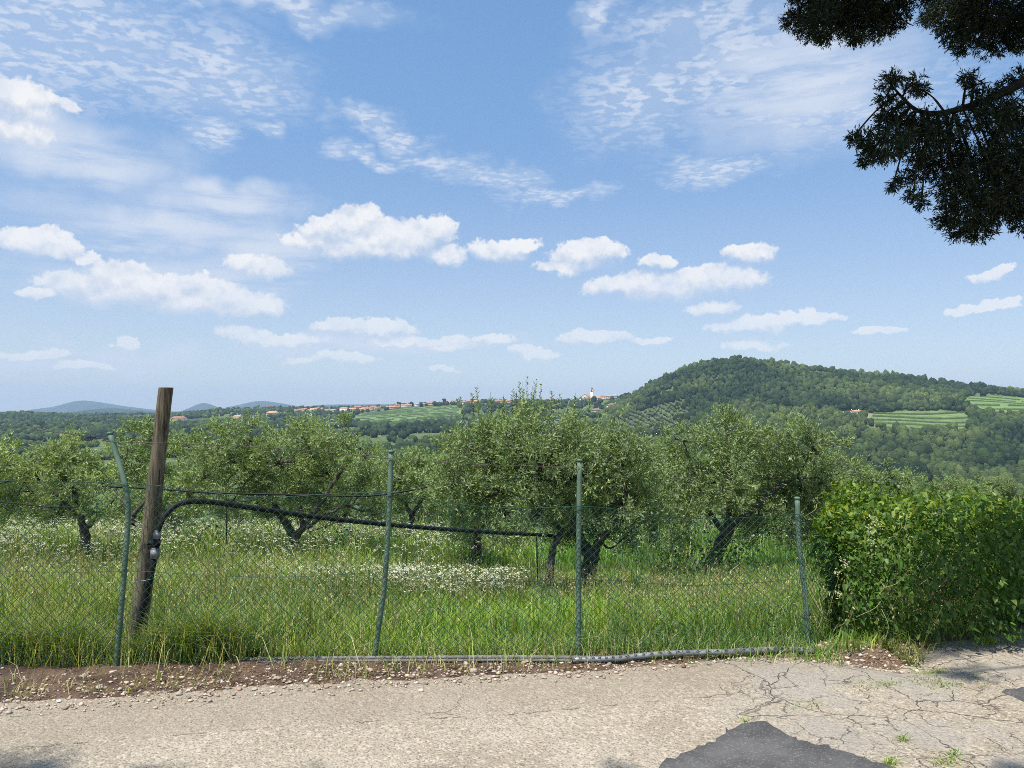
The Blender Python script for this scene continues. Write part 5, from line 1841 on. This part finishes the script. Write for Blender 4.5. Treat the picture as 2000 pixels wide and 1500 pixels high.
PALE, PINK, GREY, BROWN = (0.36, 0.31, 0.25), (0.34, 0.22, 0.16), (0.22, 0.225, 0.20), (0.17, 0.11, 0.07)
SL = [
    (115, 1371, 10, (0.55, 0.53, 0.49), 'brightest white stone at the asphalt edge below the bent post'), (165, 1333, 15, PALE, 'pale rounded stone below the bent green post'), (172, 1327, 8, PINK, 'small orange stone leaning on the pale rounded stone'),
    (196, 1350, 16, PALE, 'angular pale stone at the verge below the wooden post'), (235, 1351, 10, PALE, 'flat cream stone just right of the angular pale stone'), (350, 1358, 14, PALE, 'oblong cream stone by the road edge, alone'), (428, 1337, 13, GREY, 'grey-green stone in the verge left of the old rail'),
    (468, 1347, 12, PINK, 'pinkish stone near the grey-green one'), (497, 1348, 11, PALE, 'cream stone among the gravel under the rail end'), (395, 1342, 10, PALE, 'pale stone just left of the grey-green one'),
    (900, 1312, 11, PINK, 'round orange-pink stone under the grooved rail'), (925, 1314, 16, PALE, 'larger pale block beside the orange-pink stone'), (910, 1303, 10, PALE, 'cream chip standing above the orange-pink stone'), (960, 1311, 9, PINK, 'rosy stone right of the larger pale block'),
    (1062, 1325, 12, PALE, 'cream stone at the road edge under the third post'), (1118, 1312, 9, BROWN, 'brown stone below the foot of the third post'), (1190, 1303, 11, GREY, 'greyish stone just past the tube end'), (1230, 1298, 14, PALE, 'flat cream slab close to the tube'),
    (1362, 1293, 15, PALE, 'round buff stone standing clear before the tube'), (1350, 1297, 6, BROWN, 'tiny rust brown stone next to the round buff stone'), (1335, 1309, 12, BROWN, 'flat brown stone lying on the concrete'), (1385, 1306, 11, GREY, 'grey-buff stone on the concrete past the flat brown one'), (1420, 1304, 9, PALE, 'small buff stone on the concrete lip'), (1460, 1283, 8, PINK, 'pinkish chip under the metal tube'),
    (1546, 1278, 11, PINK, 'pinkish upright stone near the end of the tube'), (1574, 1277, 14, PALE, 'cream stone beside the tube end'), (1610, 1274, 15, PALE, 'pale rubble stone at the hedge foot by the tube'), (1622, 1283, 13, PINK, 'pinkish rubble stone at the hedge foot'), (1632, 1292, 12, PALE, 'outermost pale rubble stone on the concrete by the hedge'), (1598, 1284, 10, BROWN, 'brown rubble stone between tube end and hedge'),
    (540, 1330, 13, PALE, 'cream stone in the gravel under the rail'), (555, 1345, 10, PALE, 'pale stone by the road edge under the rail'), (665, 1308, 11, PALE, 'pale stone tucked against the rail foot'), (35, 1372, 9, PALE, 'small pale stone at the soil edge, leftmost of all'), (300, 1335, 9, PALE, 'small cream stone below the black pipe foot'),
]
for k, (px, py, w_, c_, lb_) in enumerate(SL):
    stone(px, py, w_, c_, lb_, None, 0.6, k)

# dead stalks, leaves and tufts over the verge and in the cracks
n = 1500
x = gg.uniform(-4.4, 2.5, n)
y = road_edge(x) + 0.10 + np.abs(gg.normal(0, 0.20, n))
kp = (y < 5.0) & (patchy(x, y, 2.0, 121) > 0.42)
x, y = x[kp], y[kp]
pr = [blades(x, y, 0.08 * gg.uniform(0.4, 1.8, len(x)), 0.005 * gg.uniform(0.6, 1.3, len(x)), verge_z, gg, np.full(len(x), 0.85), 1.1, 0.8)]
n = 260
x = gg.uniform(-4.2, 0.6, n)
y = 4.80 + 0.14 * gg.normal(size=n)
y = np.maximum(y, road_edge(x) + 0.05)
pr.append(blades(x, y, gg.uniform(0.18, 0.42, n), np.full(n, 0.0035), verge_z, gg, np.full(n, 0.75), 1.0))
V, Q, T, C, nv = [], [], [], [], 0
for v, q, t_, c in pr:
    V.append(v); Q.append(q + nv); T.append(t_ + nv); C.append(c)
    nv += len(v)
n = 4600
x = gg.uniform(-4.6, 2.6, n)
y = road_edge(x) + 0.02 + np.abs(gg.normal(0, 0.26, n))
kp = (y < 5.12) & (gg.uniform(0, 1, n) < np.clip(2.4 * (patchy(x, y, 2.6, 191) - 0.30), 0, 1))
x, y = x[kp], y[kp]
n = len(x)
a = gg.uniform(0, math.pi, n)
hl = gg.uniform(0.008, 0.07, n)[:, None] * 0.5
dv = np.stack([np.cos(a), np.sin(a), gg.normal(0, 0.18, n)], -1) * hl
pc = np.stack([x, y, verge_z(x, y) + 0.006], -1)
v_, q_ = prisms(pc - dv, pc + dv, 0.0016)
c_ = np.repeat(np.array([0.24, 0.165, 0.09]) * gg.uniform(0.3, 1.6, (n, 1)), 6, 0)
V.append(v_); Q.append(q_ + nv); C.append(c_)
nv += len(v_)
o = obj('verge_weeds', np.vstack(V), [np.vstack(Q), np.vstack(T)], M_grass, None, False, np.vstack(C))
tag(o, 'dry stalks and weeds lying over the stony verge', 'weeds', None, 'stuff')

tufts = [(1690, 1338, 40, 160, .030), (1810, 1332, 36, 220, .030), (1850, 1339, 34, 220, .030), (1900, 1320, 30, 160, .025), (1735, 1337, 24, 140, .03), (1827, 1303, 26, 200, .035), (1810, 1310, 20, 120, .03), (1930, 1258, 16, 260, .06), (1555, 1375, 22, 150, .025), (1590, 1372, 20, 110, .025),
         (1765, 1440, 8, 90, .04), (1780, 1453, 16, 120, .02), (1740, 1483, 14, 160, .035), (1850, 1485, 24, 240, .03), (1452, 1402, 12, 110, .03), (1140, 1352, 16, 90, .02), (1925, 1340, 26, 160, .025), (1540, 1380, 18, 90, .02), (1865, 1470, 14, 90, .03), (1505, 1398, 12, 60, .02), (1650, 1348, 20, 60, .02)]
pr = []
for (px, py, sp_, n, h_) in tufts:
    x0, y0_ = ground_at(px, py)
    x = x0 + gg.normal(0, sp_ / F * y0_ * 0.6, n)
    y = y0_ + gg.normal(0, sp_ / F * y0_ * 0.35, n) + (x - x0) * 0.35
    pr.append(blades(x, y, h_ * gg.uniform(0.5, 1.6, n), 0.0045 * gg.uniform(0.7, 1.4, n), road_z, gg, np.full(n, 0.38), 1.0))
V, Q, T, C, nv = [], [], [], [], 0
for v, q, t_, c in pr:
    V.append(v); Q.append(q + nv); T.append(t_ + nv); C.append(c)
    nv += len(v)
o = obj('crack_weeds', np.vstack(V), [np.vstack(Q), np.vstack(T)], M_grass, None, False, np.vstack(C))
tag(o, 'small weeds growing in the cracks of the concrete', 'weeds', None, 'stuff')

# ------------------------------------------------------------------ climbing hedge
M_hleaf = leaf_mat('vine_leaf', 0.36, 0.022, 0.45, None, (1.3, 1.25, 0.5))
M_stem = simple('vine_stem', (0.20, 0.17, 0.10), 0.85)
hroot = np.array([2.9, 5.9, 0.0])
hedge = empty('climbing_hedge', hroot, 'dense bright green climbing hedge heaped over the fence end', 'hedge')
HC = curve([(2.30, 5.54, 0), (2.80, 5.72, 0), (3.4, 6.05, 0), (4.2, 6.55, 0), (5.4, 7.4, 0), (7.0, 8.6, 0)], 60)
HS = np.concatenate([[0], np.cumsum(np.linalg.norm(np.diff(HC, axis=0), axis=1))])


def hedge_pt(s, phi, rad):
    """point of the hedge: s metres along, phi 0 front foot .. pi back foot"""
    c = np.stack([np.interp(s, HS, HC[:, 0]), np.interp(s, HS, HC[:, 1])], -1)
    tx = np.stack([np.interp(s + 0.05, HS, HC[:, 0]) - np.interp(s - 0.05, HS, HC[:, 0]), np.interp(s + 0.05, HS, HC[:, 1]) - np.interp(s - 0.05, HS, HC[:, 1])], -1)
    tx = nrm(tx)
    nx = np.stack([tx[:, 1], -tx[:, 0]], -1)
    endt = sstep(s, -0.25, 0.75)
    hw = (0.20 + 0.54 * endt) * (1 + 0.10 * np.sin(s * 2.1))
    hh_ = (0.56 + 0.44 * np.sqrt(np.clip((s + 0.12) / 0.8, 0, 1)) - 0.36 * sstep(s, 0.9, 2.4)) * (1 + 0.05 * np.sin(s * 3.3 + 1) + 0.03 * np.sin(s * 7))
    bump_ = 1 + 0.46 * (fbm(s * 2.0 + 7, phi * 2.0, 131, 4) - 0.5)
    cs_, sn_ = np.cos(phi), np.sin(phi)
    e = 0.84
    a_ = np.sign(cs_) * np.abs(cs_) ** e * hw * rad * bump_
    z = np.abs(sn_) ** e * hh_ * rad * bump_
    belly = np.where((cs_ > 0), 0.30 * np.exp(-((z - 0.20) / 0.17) ** 2) * sstep(s, 0.70, 1.15) * (1 - 0.5 * sstep(s, 2.2, 3.0)), 0)   # hollow under the overhang
    a_ = a_ - belly - np.where(cs_ > 0, 0.07 * sstep(z, 0.35, 0.0), 0)
    g0 = np.where(cs_ > 0, 0, -0.1)
    P = np.stack([c[:, 0] + nx[:, 0] * a_, c[:, 1] + nx[:, 1] * a_, z + 0.02 + g0 * 0], -1)
    N = np.stack([nx[:, 0] * cs_ * 0.9, nx[:, 1] * cs_ * 0.9, sn_ + 0.15], -1)
    return P, nrm(N), tx


HEART = np.array([(0, 0, 0), (0.33, 0.08, 0.06), (0.29, 0.48, 0.05), (0, 1.08, -0.08), (-0.29, 0.48, 0.05), (-0.33, 0.08, 0.06), (0, 0.45, -0.03)])
HFACE = np.array([(0, 1, 2, 6), (6, 2, 3, 3), (6, 3, 4, 4), (0, 6, 4, 5)])
HQ, HT = np.array([(0, 1, 2, 6), (0, 6, 4, 5)]), np.array([(6, 2, 3), (6, 3, 4)])


def heart_leaves(P, d, nrm_, size, col):
    n = len(P)
    side = nrm(np.cross(d, nrm_))
    up_ = np.cross(side, d)
    M = np.stack([side, d, up_], 1)
    V = P[:, None] + np.einsum('kc,ncx->nkx', HEART, M) * size[:, None, None]
    k = np.arange(n)[:, None, None] * 7
    return V.reshape(-1, 3), (HQ[None] + k).reshape(-1, 4), (HT[None] + k).reshape(-1, 3), np.repeat(col, 7, 0)


def hedge_leaves(n, rlo, rhi, g, smax=6.0):
    s = g.uniform(-0.12, 1, n) ** 1.0 * smax
    s = np.where(g.uniform(0, 1, n) < 0.75, s * 0.55, s)
    phi = g.uniform(0.02, math.pi * 0.80, n)
    P, N, tx = hedge_pt(s, phi, g.uniform(rlo, rhi, n))
    P = P + g.normal(0, 0.018, (n, 3))
    P[:, 2] = np.maximum(P[:, 2], 0.03)
    dn = nrm(np.array([0, 0, -0.75]) + N * 0.45 + g.normal(0, 0.45, (n, 3)))
    nn_ = nrm(N * 0.8 + ZUP * 0.45 + g.normal(0, 0.38, (n, 3)))
    sz = g.uniform(0.020, 0.052, n)
    t_ = g.uniform(0, 1, (n, 1))
    c = np.array([0.045, 0.105, 0.018]) * (1 - t_) + np.array([0.110, 0.205, 0.030]) * t_
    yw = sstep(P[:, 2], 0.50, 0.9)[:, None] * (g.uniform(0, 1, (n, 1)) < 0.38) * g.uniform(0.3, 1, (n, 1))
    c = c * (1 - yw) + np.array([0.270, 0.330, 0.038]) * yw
    return P, dn, nn_, sz, c


gh = np.random.default_rng(31)
V, Q, T, C, nv = [], [], [], [], 0
for n, lo, hi in ((15000, 0.86, 1.06), (7000, 0.70, 0.93), (4500, 0.40, 0.78)):
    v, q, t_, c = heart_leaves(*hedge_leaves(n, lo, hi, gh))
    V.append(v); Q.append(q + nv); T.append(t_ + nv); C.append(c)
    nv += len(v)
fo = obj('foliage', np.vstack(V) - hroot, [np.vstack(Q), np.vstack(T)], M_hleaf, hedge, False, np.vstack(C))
fo['kind'] = 'stuff'
# the leaves hanging foremost, one by one
P, dn, nn_, sz, c = hedge_leaves(2600, 1.03, 1.13, gh, 3.2)
vis = (P[:, 1] < np.interp(P[:, 0], HC[:, 0], HC[:, 1]) + 0.1) & (P[:, 2] > 0.12)
idx = np.where(vis)[0][:300]
leafm = []
for q in range(4):
    leafm.append(mesh_data('leaf', HEART, [HQ, HT], M_hleaf, False, np.tile(np.array([(0.060, 0.125, 0.020), (0.095, 0.165, 0.026), (0.050, 0.10, 0.018), (0.15, 0.205, 0.03)][q]), (7, 1))))
from mathutils import Matrix
for k in idx:
    side = np.cross(dn[k], nn_[k]); side /= np.linalg.norm(side)
    up_ = np.cross(side, dn[k])
    o = link('leaf', leafm[int(gh.integers(0, 4))], hedge)
    p_ = P[k] - hroot
    s_ = sz[k] * 1.08
    o.matrix_local = Matrix(((side[0] * s_, dn[k][0] * s_, up_[0] * s_, p_[0]), (side[1] * s_, dn[k][1] * s_, up_[1] * s_, p_[1]), (side[2] * s_, dn[k][2] * s_, up_[2] * s_, p_[2]), (0, 0, 0, 1)))
# stems inside and trailing shoots
mb = MB()
for k in range(70):
    s = gh.uniform(0, 4.0)
    ph = gh.uniform(0.5, 2.4)
    p1, _, _ = hedge_pt(np.array([s]), np.array([ph]), np.array([0.9]))
    p0, _, _ = hedge_pt(np.array([s + gh.uniform(-.3, .3)]), np.array([1.5]), np.array([0.02]))
    mb.tube(curve([p0[0], (p0[0] + p1[0]) / 2 + gh.normal(0, 0.08, 3), p1[0]], 8) - hroot, 0.005, 4)
mb.build('stems', M_stem, hedge)
hedge.children[-1]['kind'] = 'stuff'
M_shoot = simple('pale_shoot', (0.25, 0.24, 0.10), 0.8)
for (a0, b0_, a1, b1_, d_) in ((1832, 1070, 1822, 1127, 5.35), (1865, 1100, 1925, 1150, 5.5), (1912, 1105, 1918, 1145, 5.6), (1720, 1135, 1712, 1165, 5.05), (1600, 1170, 1592, 1238, 5.0), (1722, 1190, 1727, 1256, 4.98), (1862, 1180, 1864, 1220, 5.3), (1760, 1020, 1738, 1052, 5.1), (1595, 985, 1570, 1010, 5.2), (1937, 1090, 1955, 1147, 5.7), (1720, 1175, 1672, 1205, 5.0), (1755, 1135, 1720, 1150, 5.05)):
    p0, p1 = at(a0, b0_, d_), at(a1, b1_, d_ - 0.03)
    MB().tube(curve([p0, (p0 + p1) / 2 + np.array([0.02, -0.03, 0.01]), p1], 10) - hroot, np.linspace(0.0025, 0.0012, 11), 4).build('trailing_shoot', M_shoot, hedge)
# pale flower clusters
M_bud = simple('cream_buds', (0.36, 0.35, 0.17), 0.7, vary=0.2, scale=80)
B, Fc = ICO1
for (a0, b0_, w_) in ((1692, 1012, 20), (1704, 1022, 16), (1685, 1032, 14), (1635, 1092, 16), (1624, 1114, 10), (1692, 1055, 12), (1858, 1003, 10), (1630, 1155, 8), (1640, 1098, 10)):
    mb = MB()
    dd_ = 5.02
    c = at(a0, b0_, dd_)
    c[1] = np.interp(c[0], HC[:, 0], HC[:, 1]) - 0.60
    for q in range(16):
        off_ = gh.normal(0, w_ / F * 5 * 0.36, 3)
        mb.add(c + off_ - hroot + B * gh.uniform(0.003, 0.006), None, Fc)
    mb.build('flower_cluster', M_bud, hedge, True)

# grass and brush at the hedge foot
n = 9000
s = gh.uniform(-0.1, 5.0, n)
c = np.stack([np.interp(s, HS, HC[:, 0]), np.interp(s, HS, HC[:, 1])], -1)
off_ = gh.uniform(0.28, 0.70, n)
x, y = c[:, 0] + off_ * 0.5, c[:, 1] - off_ * 0.86
kp = (y > road_edge(x) - 0.03) & (gh.uniform(0, 1, n) < np.clip(1.6 * patchy(x, y, 2.5, 141) - 0.25, 0, 1))
x, y = x[kp], y[kp]
v, q, t_, c = blades(x, y, 0.11 * gh.uniform(0.4, 1.5, len(x)), 0.006 * gh.uniform(0.7, 1.3, len(x)), lambda a_, b_: np.maximum(verge_z(a_, b_), road_z(a_, b_) - 0.01), gh, np.full(len(x), 0.40), 0.9, 0.6)
o = obj('hedge_foot_grass', v, [q, t_], M_grass, None, False, c)
tag(o, 'rough grass and creepers along the foot of the hedge', 'grass', None, 'stuff')
n = 2600
s = gh.uniform(0.5, 5.0, n)
c = np.stack([np.interp(s, HS, HC[:, 0]), np.interp(s, HS, HC[:, 1])], -1)
off_ = gh.uniform(0.25, 0.62, n)
P = np.column_stack([c[:, 0] + off_ * 0.5, c[:, 1] - off_ * 0.86, gh.uniform(0.02, 0.11, n)])
kp = (P[:, 1] > road_edge(P[:, 0]) - 0.02) & (patchy(P[:, 0], P[:, 1], 2.2, 151) > 0.45)
P = P[kp]
n = len(P)
v, q, t_, c = heart_leaves(P, nrm(gh.normal(0, 0.6, (n, 3)) + np.array([0.1, -0.4, -0.1])), nrm(ZUP + gh.normal(0, 0.4, (n, 3))), gh.uniform(0.016, 0.036, n), np.array([0.055, 0.105, 0.025]) * gh.uniform(0.6, 1.5, (n, 1)))
o = obj('ground_creeper', v, [q, t_], M_hleaf, None, False, c)
tag(o, 'low leafy creeper spreading out from the hedge foot', 'creeper', None, 'stuff')

# leafy brambles at the feet of the olives
def bramble(px, py, d_, w_, h_, n, label):
    c0_ = at(px, py, d_)
    c0_[2] = float(near_z(c0_[0], c0_[1]))
    ph = gh.normal(size=(n, 3)) * np.array([w_, w_ * 0.8, h_]) * 0.5
    P = ph + np.array([0, 0, h_ * 0.55])
    P[:, 2] = np.abs(P[:, 2])
    v, q, t_, c = heart_leaves(P, nrm(gh.normal(0, 0.7, (n, 3)) + np.array([0, -0.2, -0.1])), nrm(ZUP * 0.8 + gh.normal(0, 0.5, (n, 3))), gh.uniform(0.03, 0.065, n), np.array([0.055, 0.115, 0.025]) * gh.uniform(0.6, 1.5, (n, 1)))
    o = obj('bramble_bush', v, [q, t_], M_hleaf, None, False, c, tuple(c0_))
    tag(o, label, 'bush')


bramble(1410, 1128, 11.0, 0.55, 0.42, 900, 'low dark bramble round the foot of the leaning olive')
bramble(1300, 1110, 12.2, 0.40, 0.45, 500, 'leafy bramble between the two biggest olives')
bramble(640, 1062, 14.2, 0.75, 0.40, 700, 'dark brush behind the spreading olive trunk')
bramble(385, 1050, 13.8, 0.55, 0.42, 600, 'dark green bush behind the pipe bend')

# ------------------------------------------------------------------ overhanging conifer
M_con = leaf_mat('conifer_spray', 0.06, 0.02, 0.6, None, (1.0, 1.1, 0.5))
M_cbark = simple('conifer_bark', (0.022, 0.017, 0.013), 0.9, vary=0.4, scale=14, bump=0.5)
gc_ = np.random.default_rng(41)
troot = np.array([6.6, 3.6, 0.0])
con = empty('conifer', troot, 'tall dark conifer whose boughs hang into the sky over the road', 'tree')


def sprays(centers, radii, n_per, g, nlen=0.040, nwid=0.0095, fans=9):
    """feathery tufts: fans of short needles on short twigs through each mass"""
    B_, D_ = [], []
    for c, r_, n in zip(centers, radii, n_per):
        dirs = rand_dirs(n, g)
        rad = g.uniform(0, 1, n) ** 0.45
        p_ = c + dirs * rad[:, None] * r_
        D = nrm(dirs * 0.75 + np.array([-0.25, 0, -0.35]) + g.normal(0, 0.45, (n, 3)))
        B_.append(p_)
        D_.append(D)
    P0, D = np.vstack(B_), np.vstack(D_)
    n = len(P0)
    L = g.uniform(0.035, 0.075, n) * (nlen / 0.042)
    tt = np.linspace(0.0, 1.0, fans)[None] * np.ones((n, 1))
    pos = P0[:, None] + D[:, None] * (L[:, None] * tt)[..., None]
    perp = rand_dirs(n, g)
    perp = nrm(perp - D * (perp * D).sum(1, keepdims=True))
    sg = np.where(np.arange(fans) % 2, 1.0, -1.0)[None, :, None]
    rot = g.normal(0, 0.35, (n, fans, 3))
    nd = nrm(D[:, None] * 0.85 + perp[:, None] * sg * 0.62 * (1 - 0.7 * (tt[..., None] > 0.95)) + rot)
    side = nrm(np.cross(nd, g.normal(size=(n, fans, 3))))
    k = n * fans
    t_ = g.uniform(0, 1, (k, 1))
    col = np.array([0.014, 0.022, 0.012]) * (1 - t_) + np.array([0.030, 0.042, 0.020]) * t_
    return diamonds(pos.reshape(k, 3), nd.reshape(k, 3), side.reshape(k, 3), nlen * g.uniform(0.6, 1.25, k), nwid * g.uniform(0.8, 1.2, k), col)


BOUGHS = {
    'upper': (7.6, [(1548, 38, 20), (1575, 50, 22), (1600, 40, 36), (1640, 30, 44), (1680, 35, 44), (1720, 30, 44), (1745, 35, 30), (1610, 70, 18), (1670, 72, 18), (1640, -20, 60), (1720, -25, 60), (1580, 5, 34), (1800, -40, 50), (1560, -30, 30)],
              [(1900, -150), (1800, -70), (1700, 0), (1600, 35), (1545, 40)]),
    'corner': (7.0, [(1815, 35, 18), (1845, 25, 30), (1870, 60, 32), (1880, 88, 20), (1910, 40, 44), (1950, 70, 40), (1990, 78, 24), (1985, 36, 42), (1930, 0, 50), (1850, -20, 40), (2050, 50, 50), (2040, 0, 60), (1890, 10, 30)],
               [(2200, -80), (2080, -10), (1960, 40), (1880, 60), (1820, 38)]),
    'middle': (6.4, [(1738, 160, 17), (1730, 190, 14), (1752, 150, 10), (1745, 215, 24), (1730, 235, 20), (1785, 165, 16), (1800, 175, 14), (1760, 250, 34), (1690, 270, 20), (1668, 265, 12), (1705, 295, 22), (1690, 312, 12), (1740, 280, 36), (1800, 235, 26), (1800, 280, 40), (1850, 250, 36), (1850, 310, 46), (1765, 345, 14), (1745, 358, 10), (1785, 375, 16), (1800, 395, 12), (1800, 330, 26), (1870, 370, 40), (1905, 330, 50), (1900, 400, 44), (1850, 425, 24), (1875, 448, 24), (1910, 448, 26), (1930, 420, 30), (1950, 370, 46), (1985, 400, 42), (1960, 300, 46), (1990, 330, 50), (1940, 240, 38), (1890, 150, 14), (1905, 165, 16), (1925, 195, 26), (1960, 175, 20), (1990, 150, 18), (1985, 220, 40), (2030, 260, 60), (2040, 370, 60), (1995, 440, 16), (2060, 190, 30)],
               [(2200, 90), (2060, 130), (1990, 165), (1930, 195), (1880, 212), (1830, 222), (1790, 215), (1762, 190), (1740, 165)]),
}
trunk = MB()
tp = curve([troot + np.array([0, 0, -0.3]), troot + np.array([0.05, 0, 4.0]), troot + np.array([-0.1, 0.1, 9.0]), troot + np.array([0, 0, 14.5])], 24)
trunk.tube(tp - troot, np.linspace(0.30, 0.05, len(tp)), 12)
trunk.build('trunk', M_cbark, con, True)
for key, (d_, lb, spine) in BOUGHS.items():
    cs_, rs_, ns_ = [], [], []
    for px, py, r_ in lb:
        R_ = max(r_ / F * d_ - 0.022, 0.022)
        cs_.append(at(px, py, d_ + gc_.uniform(-0.25, 0.25)))
        rs_.append(np.array([R_, R_ * 1.5, R_]))
        ns_.append(int(26 + 10500 * R_ ** 2))
    V, Q, C = sprays(cs_, rs_, ns_, gc_)
    bo = MB()
    sp_ = curve([at(a, b_, d_) for a, b_ in spine], 30)
    z0 = sp_[0][2] - 0.4
    tr0 = np.array([np.interp(z0, tp[:, 2], tp[:, 0]), np.interp(z0, tp[:, 2], tp[:, 1]), z0])
    full = np.vstack([curve([tr0, (tr0 + sp_[0]) / 2 + np.array([0, 0, 0.12]), sp_[0]], 8)[:-1], sp_])
    bo.tube(full - troot, np.linspace(0.065, 0.007, len(full)), 7)
    for c in cs_:
        a_ = sp_[np.argmin(((sp_ - c) ** 2).sum(1))]
        bo.tube(curve([a_ - troot, (a_ + c) / 2 - troot + np.array([0, 0, 0.03]), c - troot], 6), [0.011] * 3 + [0.007] * 4, 4)
    bmesh_ = bo.build('bough', M_cbark, con, True)
    f_ = obj('needles', V - troot, Q, M_con, bmesh_, False, C)
    f_['kind'] = 'stuff'
# boughs higher up and out of sight, that throw the dappled shade on the road; more added to shade hedge front and lower boughs
gs = np.random.default_rng(52)
high = [((1.2, 3.2, 6.0), 0.22), ((1.9, 3.1, 6.2), 0.28), ((1.0, 2.7, 6.0), 0.20), ((0.5, 1.36, 6.1), 0.18), ((1.3, 1.2, 6.2), 0.24), ((1.6, 3.55, 5.5), 0.26), ((2.1, 3.72, 5.5), 0.32), ((2.6, 3.95, 5.5), 0.36), ((3.15, 4.25, 5.5), 0.42), ((3.8, 4.6, 5.5), 0.5),
        ((3.1, 5.5, 6.5), 0.75), ((2.4, 5.5, 6.4), 0.55), ((3.9, 5.4, 6.5), 0.8), ((2.3, 6.8, 8.0), 0.6), ((3.0, 6.8, 8.0), 0.7), ((3.8, 6.2, 7.6), 0.75), ((4.5, 6.2, 7.8), 0.8),
        ((6.4, 5.0, 7.5), 1.1), ((7.6, 3.0, 6.0), 1.2), ((6.0, 2.4, 8.0), 1.1), ((7.0, 4.2, 10.0), 1.1), ((6.4, 3.4, 12.5), 0.8), ((5.2, 2.2, 6.4), 0.9), ((4.8, 3.6, 8.4), 0.8)]


_cs = [gs.normal(0, 0.42, 3) * np.array([1.2, 1, 0.5]) for _ in range(6)]
_rs = [np.array([1, 1, 0.6]) * gs.uniform(0.35, 0.55) for _ in range(6)]
_V, _Q, _C = sprays(_cs, _rs, [330] * 6, gs, 0.16, 0.034, 6)
BIG_NEEDLES = mesh_data('needles', _V, _Q, M_con, False, _C)
_V, _Q, _C = sprays(_cs, _rs, [40] * 6, gs, 0.22, 0.05, 6)
THIN_NEEDLES = mesh_data('needles', _V, _Q, M_con, False, _C)


def bough_out(con, troot, tp, c, r_, data=None):
    c = np.array(c)
    z0 = max(2.5, c[2] - 0.5)
    tr0 = np.array([np.interp(z0, tp[:, 2], tp[:, 0]), np.interp(z0, tp[:, 2], tp[:, 1]), z0])
    bo = MB().tube(curve([tr0 - troot, (tr0 + c) / 2 - troot + np.array([0, 0, 0.35]), c - troot], 12), np.linspace(0.06, 0.012, 13), 6)
    bb = bo.build('bough', M_cbark, con, True)
    f_ = link('needles', data or BIG_NEEDLES, bb, tuple(c - troot))
    f_.scale = (r_, r_, r_)
    f_.rotation_euler = (0, 0, gs.uniform(0, 6.28))
    f_['kind'] = 'stuff'


for k, (c, r_) in enumerate(high):
    bough_out(con, troot, tp, c, r_, THIN_NEEDLES if k < 5 else None)
# a second conifer behind the viewpoint: only its shade falls on the concrete
troot2 = np.array([-6.2, -2.6, 0.0])
con2 = empty('conifer', troot2, 'second tall conifer on the near side of the road, only its shade in view', 'tree')
tp2 = curve([troot2 + np.array([0, 0, -0.3]), troot2 + np.array([0.05, 0, 5.0]), troot2 + np.array([0, 0, 14.0])], 20)
MB().tube(tp2 - troot2, np.linspace(0.28, 0.05, len(tp2)), 12).build('trunk', M_cbark, con2, True)
for c, r_ in (((-4.75, 0.34, 9.0), 0.24), ((-4.2, 0.30, 9.0), 0.20), ((-3.45, 0.20, 9.0), 0.16), ((-2.95, 0.26, 9.1), 0.20), ((-2.1, 0.42, 9.0), 0.10), ((-6.8, -2.0, 8.0), 1.2), ((-6.0, -3.4, 9.5), 1.1), ((-5.8, -2.4, 12.0), 0.9), ((-7.2, -3.2, 6.0), 1.2)):
    bough_out(con2, troot2, tp2, c, r_, THIN_NEEDLES)
